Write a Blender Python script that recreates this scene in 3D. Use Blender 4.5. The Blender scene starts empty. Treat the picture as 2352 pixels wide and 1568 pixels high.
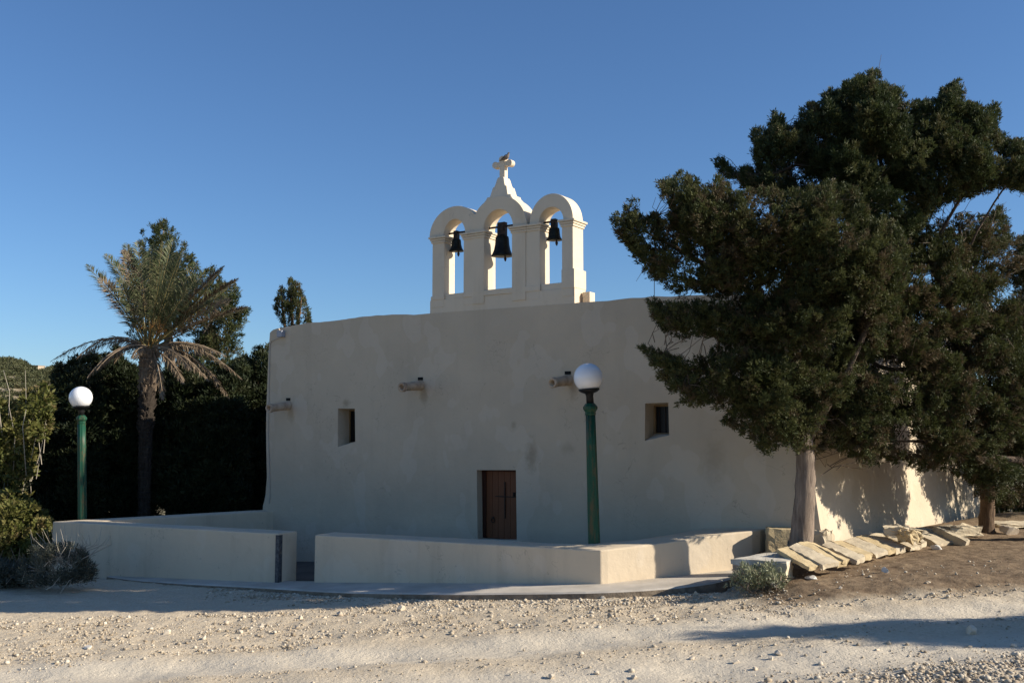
import bpy, bmesh, math, random
import numpy as np
from mathutils import Vector

random.seed(11)
rng = np.random.default_rng(11)
S = bpy.context.scene
COL = S.collection
R = math.radians

# ------------------------------------------------------------------ camera
EYE = np.array([0.0, 0.0, 2.65])
FPX = 2290.0                       # focal length in pixels of a 2352 x 1568 picture
PITCH = math.atan((990 - 784) / FPX)
cam = bpy.data.cameras.new('camera')
cam.sensor_width = 36.0
cam.lens = FPX / 2352 * 36.0
cam.clip_start = 0.1
cam.clip_end = 6000
camo = bpy.data.objects.new('camera', cam)
COL.objects.link(camo)
camo.location = EYE
camo.rotation_euler = (math.pi / 2 + PITCH, 0, 0)
S.camera = camo

# ------------------------------------------------------------------ sky and sun
SUN_AZ = -12.0                      # degrees from +X towards +Y
SUN_EL = 26.0
W = bpy.data.worlds.new('World')
S.world = W
W.use_nodes = True
_n = W.node_tree
_sky = _n.nodes.new('ShaderNodeTexSky')
_sky.sky_type = 'NISHITA'
_sky.sun_disc = False
_sky.sun_elevation = R(SUN_EL)
_sky.sun_rotation = R(90 - SUN_AZ)
_sky.altitude = 0
_sky.air_density = 1.0
_sky.dust_density = 0.25
_sky.ozone_density = 7.5
_n.links.new(_sky.outputs[0], _n.nodes['Background'].inputs[0])
_n.nodes['Background'].inputs[1].default_value = 0.089
sun = bpy.data.lights.new('sun', 'SUN')
sun.energy = 5.0
sun.angle = R(0.55)
sun.color = (1.0, 0.915, 0.78)
suno = bpy.data.objects.new('sun', sun)
COL.objects.link(suno)
_sd = Vector((math.cos(R(SUN_AZ)) * math.cos(R(SUN_EL)), math.sin(R(SUN_AZ)) * math.cos(R(SUN_EL)), math.sin(R(SUN_EL))))
suno.rotation_euler = _sd.to_track_quat('Z', 'Y').to_euler()
suno.location = (40, -10, 30)
S.view_settings.view_transform = 'Standard'
S.view_settings.look = 'None'
S.view_settings.exposure = 0.56
S.view_settings.gamma = 1.0
try:
    S.cycles.max_bounces = 8
    S.cycles.use_denoising = True
except Exception:
    pass

# ------------------------------------------------------------------ measuring helpers
_cp, _sp = math.cos(PITCH), math.sin(PITCH)
def ray(px, py):
    u = (px - 1176) / FPX
    v = (784 - py) / FPX
    return np.array([u, _cp - v * _sp, _sp + v * _cp])
def at_z(px, py, z):
    d = ray(px, py)
    return EYE + d * ((z - EYE[2]) / d[2])
def at_y(px, py, y):
    d = ray(px, py)
    return EYE + d * (y / d[1])
FD = np.array([0.8346, -0.5508])       # along the facade, to the right
FT = np.array([0.5508, 0.8346])        # into the building
F0 = np.array([-0.2, 22.3])
def FP(px, py, t=0.0):                 # pixel -> (s, z) on the facade plane at depth t
    d = ray(px, py)
    o = F0 + FT * t
    k = (o @ FT) / (d[:2] @ FT)
    p = EYE + d * k
    return np.array([(p[:2] - o) @ FD, p[2]])
def FW(s, t, z):
    q = F0 + FD * s + FT * t
    return (q[0], q[1], z)

# ------------------------------------------------------------------ object helpers
ORG = {}
def link(o, parent=None):
    COL.objects.link(o)
    if parent is not None:
        o.parent = parent
    return o
def tag(o, label=None, cat=None, group=None, kind=None):
    if cat and not kind: kind = 'thing'
    if label: o['label'] = label
    if cat: o['category'] = cat
    if group: o['group'] = group
    if kind: o['kind'] = kind
    return o
def thing(name, loc, label, cat, group=None):
    o = bpy.data.objects.new(name, None)
    o.empty_display_size = 0.2
    link(o)
    o.location = loc
    ORG[o.name] = np.array(loc, float)
    return tag(o, label, cat, group, 'thing')

class MB:
    def __init__(self):
        self.v = []; self.f = []; self.fm = []; self.n = 0
    def add(self, verts, faces, mat=0):
        b = self.n
        for p in verts: self.v.append((float(p[0]), float(p[1]), float(p[2])))
        self.n += len(verts)
        for f in faces:
            self.f.append([b + i for i in f]); self.fm.append(mat)
    def prism(self, bottom, top, mat=0, caps=True):     # two matching loops
        n = len(bottom)
        fs = [[i, (i + 1) % n, n + (i + 1) % n, n + i] for i in range(n)]
        if caps:
            fs += [list(range(n))[::-1], list(range(n, 2 * n))]
        self.add(list(bottom) + list(top), fs, mat)
    def box(self, c, sx, sy, sz, rz=0.0, mat=0, jit=0.0):
        vs = []
        for z in (-.5, .5):
            for x, y in ((-.5, -.5), (.5, -.5), (.5, .5), (-.5, .5)):
                X, Y = x * sx, y * sy
                vs.append((c[0] + X * math.cos(rz) - Y * math.sin(rz) + random.uniform(-jit, jit),
                           c[1] + X * math.sin(rz) + Y * math.cos(rz) + random.uniform(-jit, jit),
                           c[2] + z * sz + random.uniform(-jit, jit)))
        self.add(vs, [[0, 3, 2, 1], [4, 5, 6, 7], [0, 1, 5, 4], [1, 2, 6, 5], [2, 3, 7, 6], [3, 0, 4, 7]], mat)
    def fbox(self, s0, s1, t0, t1, z0, z1, mat=0):     # box in facade coordinates
        b = [FW(s0, t0, z0), FW(s1, t0, z0), FW(s1, t1, z0), FW(s0, t1, z0)]
        t = [FW(s0, t0, z1), FW(s1, t0, z1), FW(s1, t1, z1), FW(s0, t1, z1)]
        self.prism(b, t, mat)
    def tube(self, pts, rad, k=8, mat=0, jit=0.0, caps=True, squash=1.0):
        pts = [np.array(p, float) for p in pts]
        m = len(pts)
        if not hasattr(rad, '__len__'): rad = [rad] * m
        ref = np.array([0.0, 0.0, 1.0])
        t0 = pts[1] - pts[0]; t0 /= np.linalg.norm(t0) + 1e-9
        if abs(t0[2]) > 0.9: ref = np.array([1.0, 0.0, 0.0])
        n = np.cross(t0, ref); n /= np.linalg.norm(n)
        vs = []
        for i in range(m):
            a = pts[min(i + 1, m - 1)] - pts[max(i - 1, 0)]
            a /= np.linalg.norm(a) + 1e-9
            n = n - a * (n @ a); n /= np.linalg.norm(n) + 1e-9
            b = np.cross(a, n)
            for j in range(k):
                an = 2 * math.pi * j / k
                r = rad[i] * (1 + random.uniform(-jit, jit))
                vs.append(pts[i] + n * math.cos(an) * r + b * math.sin(an) * r * squash)
        fs = []
        for i in range(m - 1):
            for j in range(k):
                fs.append([i * k + j, i * k + (j + 1) % k, (i + 1) * k + (j + 1) % k, (i + 1) * k + j])
        if caps:
            fs.append(list(range(k))[::-1]); fs.append([(m - 1) * k + j for j in range(k)])
        self.add(vs, fs, mat)
    def lathe(self, c, prof, k=24, mat=0, ax=None, wob=None):   # prof: (r, h) from bottom to top
        ax = np.array([0, 0, 1.0]) if ax is None else np.array(ax, float) / np.linalg.norm(ax)
        u = np.cross(ax, [0, 1, 0.0]); u /= np.linalg.norm(u); w = np.cross(ax, u)
        c = np.array(c, float); vs = []
        for r, h in prof:
            for j in range(k):
                an = 2 * math.pi * j / k
                q = r * (wob(an) if wob else 1.0)
                vs.append(c + ax * h + u * math.cos(an) * q + w * math.sin(an) * q)
        m = len(prof); fs = []
        for i in range(m - 1):
            for j in range(k):
                fs.append([i * k + j, i * k + (j + 1) % k, (i + 1) * k + (j + 1) % k, (i + 1) * k + j])
        fs.append(list(range(k))[::-1]); fs.append([(m - 1) * k + j for j in range(k)])
        self.add(vs, fs, mat)
    def build(self, name, mats, parent=None, smooth=False, bevel=0.0, label=None):
        org = ORG[parent.name] if parent is not None else np.zeros(3)
        me = bpy.data.meshes.new(name)
        V = np.array(self.v) - org
        me.from_pydata([tuple(p) for p in V], [], self.f)
        if not isinstance(mats, (list, tuple)): mats = [mats]
        for m in mats: me.materials.append(m)
        if len(mats) > 1:
            me.polygons.foreach_set('material_index', self.fm)
        bm = bmesh.new(); bm.from_mesh(me)
        bmesh.ops.recalc_face_normals(bm, faces=bm.faces[:])
        if bevel:
            es = [e for e in bm.edges if len(e.link_faces) == 2 and e.calc_face_angle(0) > 0.6]
            bmesh.ops.bevel(bm, geom=es, offset=bevel, segments=2, affect='EDGES', profile=0.6, clamp_overlap=True)
        for f in bm.faces: f.smooth = smooth
        bm.to_mesh(me); bm.free()
        o = bpy.data.objects.new(name, me)
        link(o, parent)
        ORG[o.name] = org
        if label: o['label'] = label
        return o

def blades_object(name, V, tint, mat, parent=None, extra=None):
    """V: (n,4,3) quads, tint: (n,) random per-leaf value"""
    org = ORG[parent.name] if parent is not None else np.zeros(3)
    n = len(V)
    me = bpy.data.meshes.new(name)
    me.vertices.add(n * 4); me.loops.add(n * 4); me.polygons.add(n)
    me.vertices.foreach_set('co', (V - org).reshape(-1).astype(np.float32))
    me.loops.foreach_set('vertex_index', np.arange(n * 4, dtype=np.int32))
    me.polygons.foreach_set('loop_start', np.arange(n, dtype=np.int32) * 4)
    me.polygons.foreach_set('loop_total', np.full(n, 4, dtype=np.int32))
    me.update(calc_edges=True)
    a = me.attributes.new('tint', 'FLOAT', 'FACE')
    a.data.foreach_set('value', np.asarray(tint, dtype=np.float32))
    me.materials.append(mat)
    o = bpy.data.objects.new(name, me)
    link(o, parent)
    ORG[o.name] = org
    return o

def lin(r, g, b):
    f = lambda c: (c / 255 / 12.92) if c <= 10 else ((c / 255 + 0.055) / 1.055) ** 2.4
    return (f(r), f(g), f(b), 1)

# ------------------------------------------------------------------ materials
class NT:
    def __init__(self, name):
        self.m = bpy.data.materials.new(name); self.m.use_nodes = True
        self.t = self.m.node_tree
        self.b = self.t.nodes['Principled BSDF']
        self.b.inputs['Specular IOR Level'].default_value = 0.25
        self.geo = self.t.nodes.new('ShaderNodeNewGeometry')
    def n(self, typ, **kw):
        x = self.t.nodes.new(typ)
        for k, v in kw.items():
            if k in x.inputs: x.inputs[k].default_value = v
            else: setattr(x, k, v)
        return x
    def l(self, a, b): self.t.links.new(a, b)
    def pos(self, sc=(1, 1, 1), rot=0.0):
        mp = self.n('ShaderNodeMapping')
        mp.inputs['Scale'].default_value = sc
        mp.inputs['Rotation'].default_value = (0, 0, rot)
        self.l(self.geo.outputs['Position'], mp.inputs['Vector'])
        return mp.outputs[0]
    def noise(self, scale, detail=5, rough=0.55, vec=None, dist=0.0):
        x = self.n('ShaderNodeTexNoise'); x.inputs['Scale'].default_value = scale
        x.inputs['Detail'].default_value = detail; x.inputs['Roughness'].default_value = rough
        x.inputs['Distortion'].default_value = dist
        self.l(vec if vec is not None else self.geo.outputs['Position'], x.inputs['Vector'])
        return x.outputs['Fac']
    def ramp(self, fac, stops):
        r = self.n('ShaderNodeValToRGB'); e = r.color_ramp.elements
        while len(e) > 1: e.remove(e[-1])
        e[0].position = stops[0][0]; e[0].color = stops[0][1]
        for p, c in stops[1:]:
            q = e.new(p); q.color = c
        self.l(fac, r.inputs[0]); return r.outputs[0]
    def mix(self, fac, a, b, mode='MIX'):
        x = self.n('ShaderNodeMix', data_type='RGBA', blend_type=mode)
        for i, s in ((0, fac), (6, a), (7, b)):
            if hasattr(s, 'is_linked') or hasattr(s, 'links'): self.l(s, x.inputs[i])
            else: x.inputs[i].default_value = s
        return x.outputs[2]
    def math(self, op, a, b=0.0, c=0.0):
        x = self.n('ShaderNodeMath', operation=op)
        for i, s in enumerate((a, b, c)):
            if hasattr(s, 'links'): self.l(s, x.inputs[i])
            else: x.inputs[i].default_value = s
        return x.outputs[0]
    def bump(self, h, strength=0.3, dist=0.02, prev=None):
        x = self.n('ShaderNodeBump'); x.inputs['Strength'].default_value = strength
        x.inputs['Distance'].default_value = dist
        self.l(h, x.inputs['Height'])
        if prev is not None: self.l(prev, x.inputs['Normal'])
        return x.outputs[0]
    def done(self, color=None, rough=0.8, normal=None):
        if color is not None:
            if hasattr(color, 'links'): self.l(color, self.b.inputs['Base Color'])
            else: self.b.inputs['Base Color'].default_value = color
        if hasattr(rough, 'links'): self.l(rough, self.b.inputs['Roughness'])
        else: self.b.inputs['Roughness'].default_value = rough
        if normal is not None: self.l(normal, self.b.inputs['Normal'])
        return self.m

G = lambda v: (v, v, v, 1)
def plaster(name, c0, c1, stain, amt=0.5, bump=1.0):
    t = NT(name)
    big = t.noise(0.55, 6, 0.6)
    col = t.mix(t.ramp(big, [(0.35, G(0)), (0.65, G(1))]), c0, c1)
    streak = t.noise(1.0, 5, 0.6, t.pos((2.6, 2.6, 0.28)))
    col = t.mix(t.math('MULTIPLY', t.ramp(streak, [(0.52, G(0)), (0.78, G(1))]), amt), col, stain)
    blot = t.noise(2.3, 4, 0.7, t.pos((1, 1, 0.6)))
    col = t.mix(t.math('MULTIPLY', t.ramp(blot, [(0.62, G(0)), (0.72, G(1))]), amt * 0.6), col, stain)
    crn = t.math('ABSOLUTE', t.math('SUBTRACT', t.noise(0.9, 4, 0.62, None, 0.4), 0.5))
    crm = t.ramp(t.noise(0.7, 2, 0.5, t.pos((1, 1, .7))), [(0.52, G(0)), (0.60, G(1))])
    cr = t.math('MULTIPLY', t.ramp(crn, [(0.0, G(1)), (0.0035, G(0))]), crm)
    col = t.mix(t.math('MULTIPLY', cr, 0.45), col, (0.22, 0.18, 0.14, 1))
    pat = t.noise(1.1, 2, 0.4, t.pos((1.3, 1.3, 1.0)))
    col = t.mix(t.math('MULTIPLY', t.ramp(pat, [(0.565, G(0)), (0.585, G(1))]), 0.16), col, (0.72, 0.64, 0.53, 1))
    spot = t.noise(9, 2, 0.5)
    col = t.mix(t.math('MULTIPLY', t.ramp(spot, [(0.74, G(0)), (0.78, G(1))]), 0.35), col, (0.25, 0.22, 0.18, 1))
    b = t.bump(t.noise(1.8, 4, 0.55), 0.30 * bump, 0.12)
    b = t.bump(t.noise(11, 4, 0.6), 0.22 * bump, 0.02, b)
    b = t.bump(t.noise(70, 3, 0.6), 0.25 * bump, 0.005, b)
    return t.done(col, 0.9, b)
def add_stains(m, pts, color):
    t = m.node_tree; bs = t.nodes['Principled BSDF']
    src = bs.inputs['Base Color'].links[0].from_socket
    geo = [n for n in t.nodes if n.bl_idname == 'ShaderNodeNewGeometry'][0]
    nz = t.nodes.new('ShaderNodeTexNoise'); nz.inputs['Scale'].default_value = 5; nz.inputs['Detail'].default_value = 6; nz.inputs['Roughness'].default_value = .7
    t.links.new(geo.outputs['Position'], nz.inputs['Vector'])
    for (p, rx, rz, amt) in pts:
        sb = t.nodes.new('ShaderNodeVectorMath'); sb.operation = 'SUBTRACT'; sb.inputs[1].default_value = p; t.links.new(geo.outputs['Position'], sb.inputs[0])
        ml = t.nodes.new('ShaderNodeVectorMath'); ml.operation = 'MULTIPLY'; ml.inputs[1].default_value = (1 / rx, 1 / rx, 1 / rz); t.links.new(sb.outputs[0], ml.inputs[0])
        ln = t.nodes.new('ShaderNodeVectorMath'); ln.operation = 'LENGTH'; t.links.new(ml.outputs[0], ln.inputs[0])
        mr = t.nodes.new('ShaderNodeMapRange'); mr.interpolation_type = 'SMOOTHSTEP'; mr.inputs[1].default_value = 1.1; mr.inputs[2].default_value = .1; mr.inputs[4].default_value = amt
        ad = t.nodes.new('ShaderNodeMath'); ad.operation = 'ADD'; t.links.new(ln.outputs['Value'], ad.inputs[0])
        mm = t.nodes.new('ShaderNodeMath'); mm.operation = 'MULTIPLY_ADD'; mm.inputs[1].default_value = 1.6; mm.inputs[2].default_value = -.8; t.links.new(nz.outputs['Fac'], mm.inputs[0]); t.links.new(mm.outputs[0], ad.inputs[1])
        t.links.new(ad.outputs[0], mr.inputs[0])
        mx = t.nodes.new('ShaderNodeMix'); mx.data_type = 'RGBA'; t.links.new(mr.outputs[0], mx.inputs[0]); t.links.new(src, mx.inputs[6]); mx.inputs[7].default_value = color
        src = mx.outputs[2]
    t.links.new(src, bs.inputs['Base Color'])
M_PL = plaster('chapel_plaster', (0.575, 0.475, 0.345, 1), (0.505, 0.42, 0.308, 1), (0.40, 0.325, 0.235, 1), 0.26)
M_BELF = plaster('belfry_plaster', (0.70, 0.59, 0.44, 1), (0.64, 0.545, 0.41, 1), (0.45, 0.34, 0.22, 1), 0.35, 0.8)
M_WALL = plaster('parapet_plaster', (0.66, 0.54, 0.385, 1), (0.61, 0.505, 0.365, 1), (0.44, 0.355, 0.25, 1), 0.55, 0.7)

def simple(name, c, rough=0.6, metal=0.0, var=None, scale=6, bump=0.15, bd=0.004):
    t = NT(name)
    col = c
    if var is not None:
        col = t.mix(t.ramp(t.noise(scale, 5, 0.6), [(0.4, G(0)), (0.65, G(1))]), c, var)
    t.b.inputs['Metallic'].default_value = metal
    return t.done(col, rough, t.bump(t.noise(scale * 6, 3, 0.6), bump, bd))
M_SLABFLOOR = simple('court_paving', (0.13, 0.11, 0.09, 1), 0.9, 0, (0.08, 0.07, 0.06, 1), 1.5, 0.3, 0.01)
M_PAVE = simple('concrete_pavement', (0.56, 0.50, 0.42, 1), 0.9, 0, (0.43, 0.38, 0.31, 1), 1.3, 0.35, 0.01)
M_DOOR = None
def door_mat():
    t = NT('brown_door_paint')
    v = t.noise(3.0, 5, 0.6, t.pos((6, 6, 0.7)))
    col = t.mix(v, (0.20, 0.070, 0.026, 1), (0.12, 0.042, 0.018, 1))
    return t.done(col, 0.5, t.bump(v, 0.2, 0.01))
M_DOOR = door_mat()
M_DOORF = simple('dark_door_frame', (0.06, 0.022, 0.014, 1), 0.6)
M_IRON = simple('dark_iron', (0.025, 0.02, 0.018, 1), 0.6, 0.3, (0.06, 0.035, 0.02, 1), 12)
M_STRIP = simple('painted_gate_strip', (0.045, 0.047, 0.055, 1), 0.5, 0.1, (0.12, 0.12, 0.12, 1), 14)
M_BRONZE = simple('dark_bronze', (0.012, 0.013, 0.011, 1), 0.5, 0.5, (0.03, 0.034, 0.026, 1), 9)
M_GLASSD = simple('dark_window_glass', (0.010, 0.010, 0.011, 1), 0.35)
M_WFRAME = simple('brown_window_frame', (0.24, 0.16, 0.08, 1), 0.6)
M_SPOUT = simple('weathered_spout_stone', (0.55, 0.44, 0.32, 1), 0.9, 0, (0.36, 0.26, 0.18, 1), 5, 0.4, 0.01)
M_HOLE = simple('black_hole', (0.012, 0.011, 0.010, 1), 0.9)
M_BOX = simple('grey_plastic', (0.33, 0.34, 0.38, 1), 0.5)
M_CABLE = simple('grey_cable', (0.42, 0.38, 0.33, 1), 0.6)
M_LIME = simple('yellow_limestone', (0.58, 0.455, 0.265, 1), 0.95, 0, (0.42, 0.32, 0.18, 1), 4, 0.6, 0.02)
M_LIMEP = simple('pale_limestone', (0.60, 0.505, 0.355, 1), 0.95, 0, (0.45, 0.37, 0.26, 1), 4, 0.5, 0.02)
M_LIMEG = simple('grey_limestone', (0.62, 0.57, 0.48, 1), 0.95, 0, (0.47, 0.42, 0.34, 1), 3, 0.5, 0.02)
M_ROCK = simple('loose_limestone', (0.66, 0.57, 0.44, 1), 0.95, 0, (0.52, 0.43, 0.32, 1), 7, 0.5, 0.01)
M_WROCK = simple('white_limestone', (0.74, 0.70, 0.62, 1), 0.95, 0, (0.58, 0.53, 0.45, 1), 9, 0.5, 0.01)

def green_paint():
    t = NT('weathered_green_paint')
    v = t.noise(2.2, 6, 0.65, t.pos((9, 9, 0.8)))
    v2 = t.noise(16, 4, 0.7, t.pos((1, 1, 0.35)))
    col = t.mix(v, (0.009, 0.052, 0.030, 1), (0.016, 0.092, 0.050, 1))
    col = t.mix(t.ramp(t.math('MULTIPLY', v, v2), [(0.24, G(0)), (0.32, G(0.6))]), col, (0.13, 0.075, 0.035, 1))
    return t.done(col, 0.45, t.bump(v2, 0.25, 0.004))
M_GREEN = green_paint()
M_COLLAR = simple('black_lamp_plastic', (0.012, 0.012, 0.012, 1), 0.4)
def globe_mat():
    t = NT('opal_globe')
    t.b.inputs['Specular IOR Level'].default_value = 0.5
    t.b.inputs['Subsurface Weight'].default_value = 0.6
    t.b.inputs['Subsurface Radius'].default_value = (0.15, 0.15, 0.15)
    t.b.inputs['Subsurface Scale'].default_value = 1.0
    return t.done((0.86, 0.85, 0.84, 1), 0.16)
M_GLOBE = globe_mat()

def leaf_mat(name, stops, transl=0.18, nscale=1.2):
    t = NT(name)
    at = t.n('ShaderNodeAttribute'); at.attribute_name = 'tint'
    nz = t.noise(nscale, 3, 0.6)
    f = t.math('ADD', t.math('MULTIPLY', at.outputs['Fac'], 0.62), t.math('MULTIPLY', nz, 0.38))
    col = t.ramp(f, stops)
    t.done(col, 0.6)
    t.b.inputs['Specular IOR Level'].default_value = 0.2
    tr = t.n('ShaderNodeBsdfTranslucent'); t.l(col, tr.inputs['Color'])
    mx = t.n('ShaderNodeMixShader'); mx.inputs[0].default_value = transl
    t.l(t.b.outputs[0], mx.inputs[1]); t.l(tr.outputs[0], mx.inputs[2])
    t.l(mx.outputs[0], t.t.nodes['Material Output'].inputs['Surface'])
    return t.m
M_CYP = leaf_mat('cypress_leaves', [(0.15, (0.033, 0.042, 0.016, 1)), (0.42, (0.062, 0.073, 0.025, 1)), (0.58, (0.102, 0.107, 0.037, 1)), (0.68, (0.081, 0.065, 0.034, 1)), (0.9, (0.115, 0.080, 0.047, 1))], .28)
M_CYPB = leaf_mat('browned_cypress_leaves', [(0.15, (0.030, 0.039, 0.015, 1)), (0.40, (0.062, 0.072, 0.023, 1)), (0.55, (0.074, 0.082, 0.030, 1)), (0.65, (0.091, 0.068, 0.035, 1)), (0.9, (0.132, 0.095, 0.058, 1))], .28)
M_CYPD = leaf_mat('dark_cypress_leaves', [(0.2, (0.025, 0.037, 0.014, 1)), (0.5, (0.055, 0.071, 0.025, 1)), (0.65, (0.094, 0.100, 0.036, 1)), (0.85, (0.085, 0.066, 0.035, 1))], .28)
M_SHRUB = leaf_mat('shrub_leaves', [(0.2, (0.06, 0.075, 0.018, 1)), (0.5, (0.13, 0.135, 0.035, 1)), (0.72, (0.20, 0.165, 0.06, 1)), (0.9, (0.24, 0.17, 0.09, 1))], 0.3)
M_GREY = leaf_mat('grey_green_leaves', [(0.2, (0.055, 0.060, 0.045, 1)), (0.6, (0.11, 0.115, 0.085, 1)), (0.9, (0.20, 0.18, 0.13, 1))], 0.1)
M_SILV = leaf_mat('silvery_leaves', [(0.2, (0.17, 0.19, 0.11, 1)), (0.6, (0.28, 0.29, 0.18, 1)), (0.9, (0.38, 0.34, 0.22, 1))], 0.15)
M_SCRUB = leaf_mat('hill_scrub_leaves', [(0.2, (0.050, 0.058, 0.026, 1)), (0.55, (0.085, 0.090, 0.040, 1)), (0.9, (0.15, 0.13, 0.07, 1))], 0.1, 0.08)
M_PALMG = leaf_mat('palm_leaflets', [(0.2, (0.06, 0.075, 0.035, 1)), (0.55, (0.12, 0.14, 0.065, 1)), (0.85, (0.24, 0.20, 0.12, 1))], 0.15)
M_PALMD = leaf_mat('dry_palm_leaflets', [(0.2, (0.11, 0.08, 0.05, 1)), (0.55, (0.19, 0.14, 0.09, 1)), (0.9, (0.31, 0.24, 0.165, 1))], 0.1)
M_PETI = simple('palm_stalk', (0.20, 0.16, 0.06, 1), 0.6, 0, (0.14, 0.12, 0.06, 1), 8)
M_PETID = simple('dry_palm_stalk', (0.30, 0.23, 0.16, 1), 0.8, 0, (0.20, 0.14, 0.09, 1), 8)
M_TWIG = simple('dry_twig', (0.20, 0.155, 0.11, 1), 0.9)
M_DTWIG = simple('dead_twig', (0.115, 0.085, 0.06, 1), 0.9, 0, (0.20, 0.155, 0.115, 1), 3)
M_PTWIG = simple('pale_twig', (0.40, 0.35, 0.28, 1), 0.9)
def bark(name, a, b, sc=1.0):
    t = NT(name)
    v = t.noise(3.0 * sc, 6, 0.7, t.pos((5, 5, 0.55)), 0.6)
    col = t.mix(t.ramp(v, [(0.35, G(0)), (0.65, G(1))]), a, b)
    return t.done(col, 0.95, t.bump(v, 0.8, 0.04))
M_BARK = bark('cypress_bark', (0.12, 0.09, 0.07, 1), (0.30, 0.235, 0.18, 1))
M_BRANCH = bark('dark_branch_bark', (0.055, 0.04, 0.03, 1), (0.13, 0.095, 0.07, 1))
M_BARKR = bark('rusty_bark', (0.075, 0.048, 0.03, 1), (0.20, 0.135, 0.085, 1))
M_PTRUNK = bark('palm_trunk_bark_shaded', (0.018, 0.014, 0.011, 1), (0.065, 0.05, 0.038, 1), 1.4)  # bark darkened to carry the shade on the lower palm trunk

# ------------------------------------------------------------------ terrain
def lerp_pts(x, xs, ys): return np.interp(x, xs, ys)
ZX = [-60, -25, -10.5, -4.5, 1.5, 4.55, 8, 15, 60]
ZW = [-3.0, -1.3, -0.59, -0.39, 0.0, 0.15, 0.32, 0.52, 1.2]
def zwall(x): return lerp_pts(x, ZX, ZW)
def kerb(x): return lerp_pts(x, [-10.5, -7.5, -2.0, 2.5, 4.3], [0.015, 0.05, 0.11, 0.12, 0.06])
def sstep(a, b, x):
    k = np.clip((x - a) / (b - a), 0, 1); return k * k * (3 - 2 * k)
FLN = np.array([0.42, 0.907])          # normal of the front wall line, into the court
def terrain(x, y):
    x = np.asarray(x, float); y = np.asarray(y, float)
    z = zwall(x) - kerb(x)
    # the dirt bank with the leaning slabs
    edge = 15.0 - 0.02 * (x - 4)
    inb = sstep(3.7, 4.7, x)
    z = z + inb * 0.16 * sstep(edge - 0.1, edge + 1.2, y - 0.0)
    slab_line = np.interp(x, [4.2, 6.0, 8.5, 12], [16.9, 18.0, 20.3, 23.4])
    z = z + inb * 0.16 * sstep(slab_line - 0.5, slab_line + 0.6, y) * sstep(4.0, 4.6, x)
    z = z - 1.0 * sstep(slab_line + 1.0, slab_line + 4.2, y) * sstep(4.8, 6.2, x)
    # sunken court in front of the facade
    d1 = (x - (-4.7)) * FLN[0] + (y - 20.2) * FLN[1]
    d2 = -((x - F0[0]) * FT[0] + (y - F0[1]) * FT[1])
    court = sstep(0.15, 0.7, d1) * sstep(-1.5, -0.6, d2) * sstep(-10.8, -9.6, x) * (1 - sstep(2.5, 4.5, x))
    z = z - 0.32 * court
    # falls away behind the left wall
    z = z - 1.2 * sstep(25, 45, y) * (1 - sstep(4, 12, x))
    z = z - 9.0 * sstep(30, 160, y) * (1 - sstep(-10, 30, x))
    # road unevenness
    road = (1 - sstep(15.2, 16.5, y)) * sstep(3, 7, y)
    z = z + road * (0.018 * np.sin(x * 0.9 + y * 1.3) + 0.014 * np.sin(x * 2.3 - y * 2.1) + 0.01 * np.sin(5.1 * x + 3.7 * y))
    yy = y - 0.06 * x
    rut = np.exp(-((yy - 13.75) / 0.42) ** 2) + np.exp(-((yy - 11.55) / 0.55) ** 2)
    z = z - road * 0.065 * rut + road * 0.03 * np.exp(-((yy - 12.7) / 0.3) ** 2) + road * 0.03 * np.exp(-((yy - 10.3) / 0.5) ** 2)
    return z
def grid_lines(c0, c1, fine, far):
    a = list(np.arange(c0, c1 + 1e-6, fine)); s = fine
    lo, hi = [c0], [c1]
    while lo[-1] > -far: s *= 1.28; lo.append(lo[-1] - s)
    s = fine
    while hi[-1] < far: s *= 1.28; hi.append(hi[-1] + s)
    return np.array(lo[:0:-1] + a + hi[1:])
gx = grid_lines(-13, 13, 0.065, 2500); gy = grid_lines(8.5, 21, 0.055, 2500)
GX, GY = np.meshgrid(gx, gy)
GZ = terrain(GX, GY)
nf = rng.normal(0, 1, GX.shape)
near = (np.abs(GX) < 13.5) & (GY > 8) & (GY < 21.5)
sm = (nf + np.roll(nf, 1, 0) + np.roll(nf, 1, 1) + np.roll(nf, (1, 1), (0, 1))) / 4
sm2 = sum(np.roll(nf, (a_, b_), (0, 1)) for a_ in range(-3, 4) for b_ in range(-3, 4)) / 7.0
rough = np.where(GY - 0.06 * GX > 14.5, 1.0, .55)
GZ = GZ + np.where(near, (sm * 0.008 + np.roll(sm2, (5, 9), (0, 1)) * .008) * rough, 0)
def grid_mesh(name, X, Y, Z, mat):
    ny, nx = X.shape
    me = bpy.data.meshes.new(name)
    V = np.stack([X, Y, Z], -1).reshape(-1, 3)
    idx = np.arange(nx * ny).reshape(ny, nx)
    Fq = np.stack([idx[:-1, :-1], idx[:-1, 1:], idx[1:, 1:], idx[1:, :-1]], -1).reshape(-1, 4)
    me.vertices.add(len(V)); me.loops.add(Fq.size); me.polygons.add(len(Fq))
    me.vertices.foreach_set('co', V.reshape(-1).astype(np.float32))
    me.loops.foreach_set('vertex_index', Fq.reshape(-1).astype(np.int32))
    me.polygons.foreach_set('loop_start', np.arange(len(Fq), dtype=np.int32) * 4)
    me.polygons.foreach_set('loop_total', np.full(len(Fq), 4, dtype=np.int32))
    me.update(calc_edges=True)
    me.polygons.foreach_set('use_smooth', np.ones(len(Fq), dtype=bool))
    me.materials.append(mat)
    return link(bpy.data.objects.new(name, me))
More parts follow.
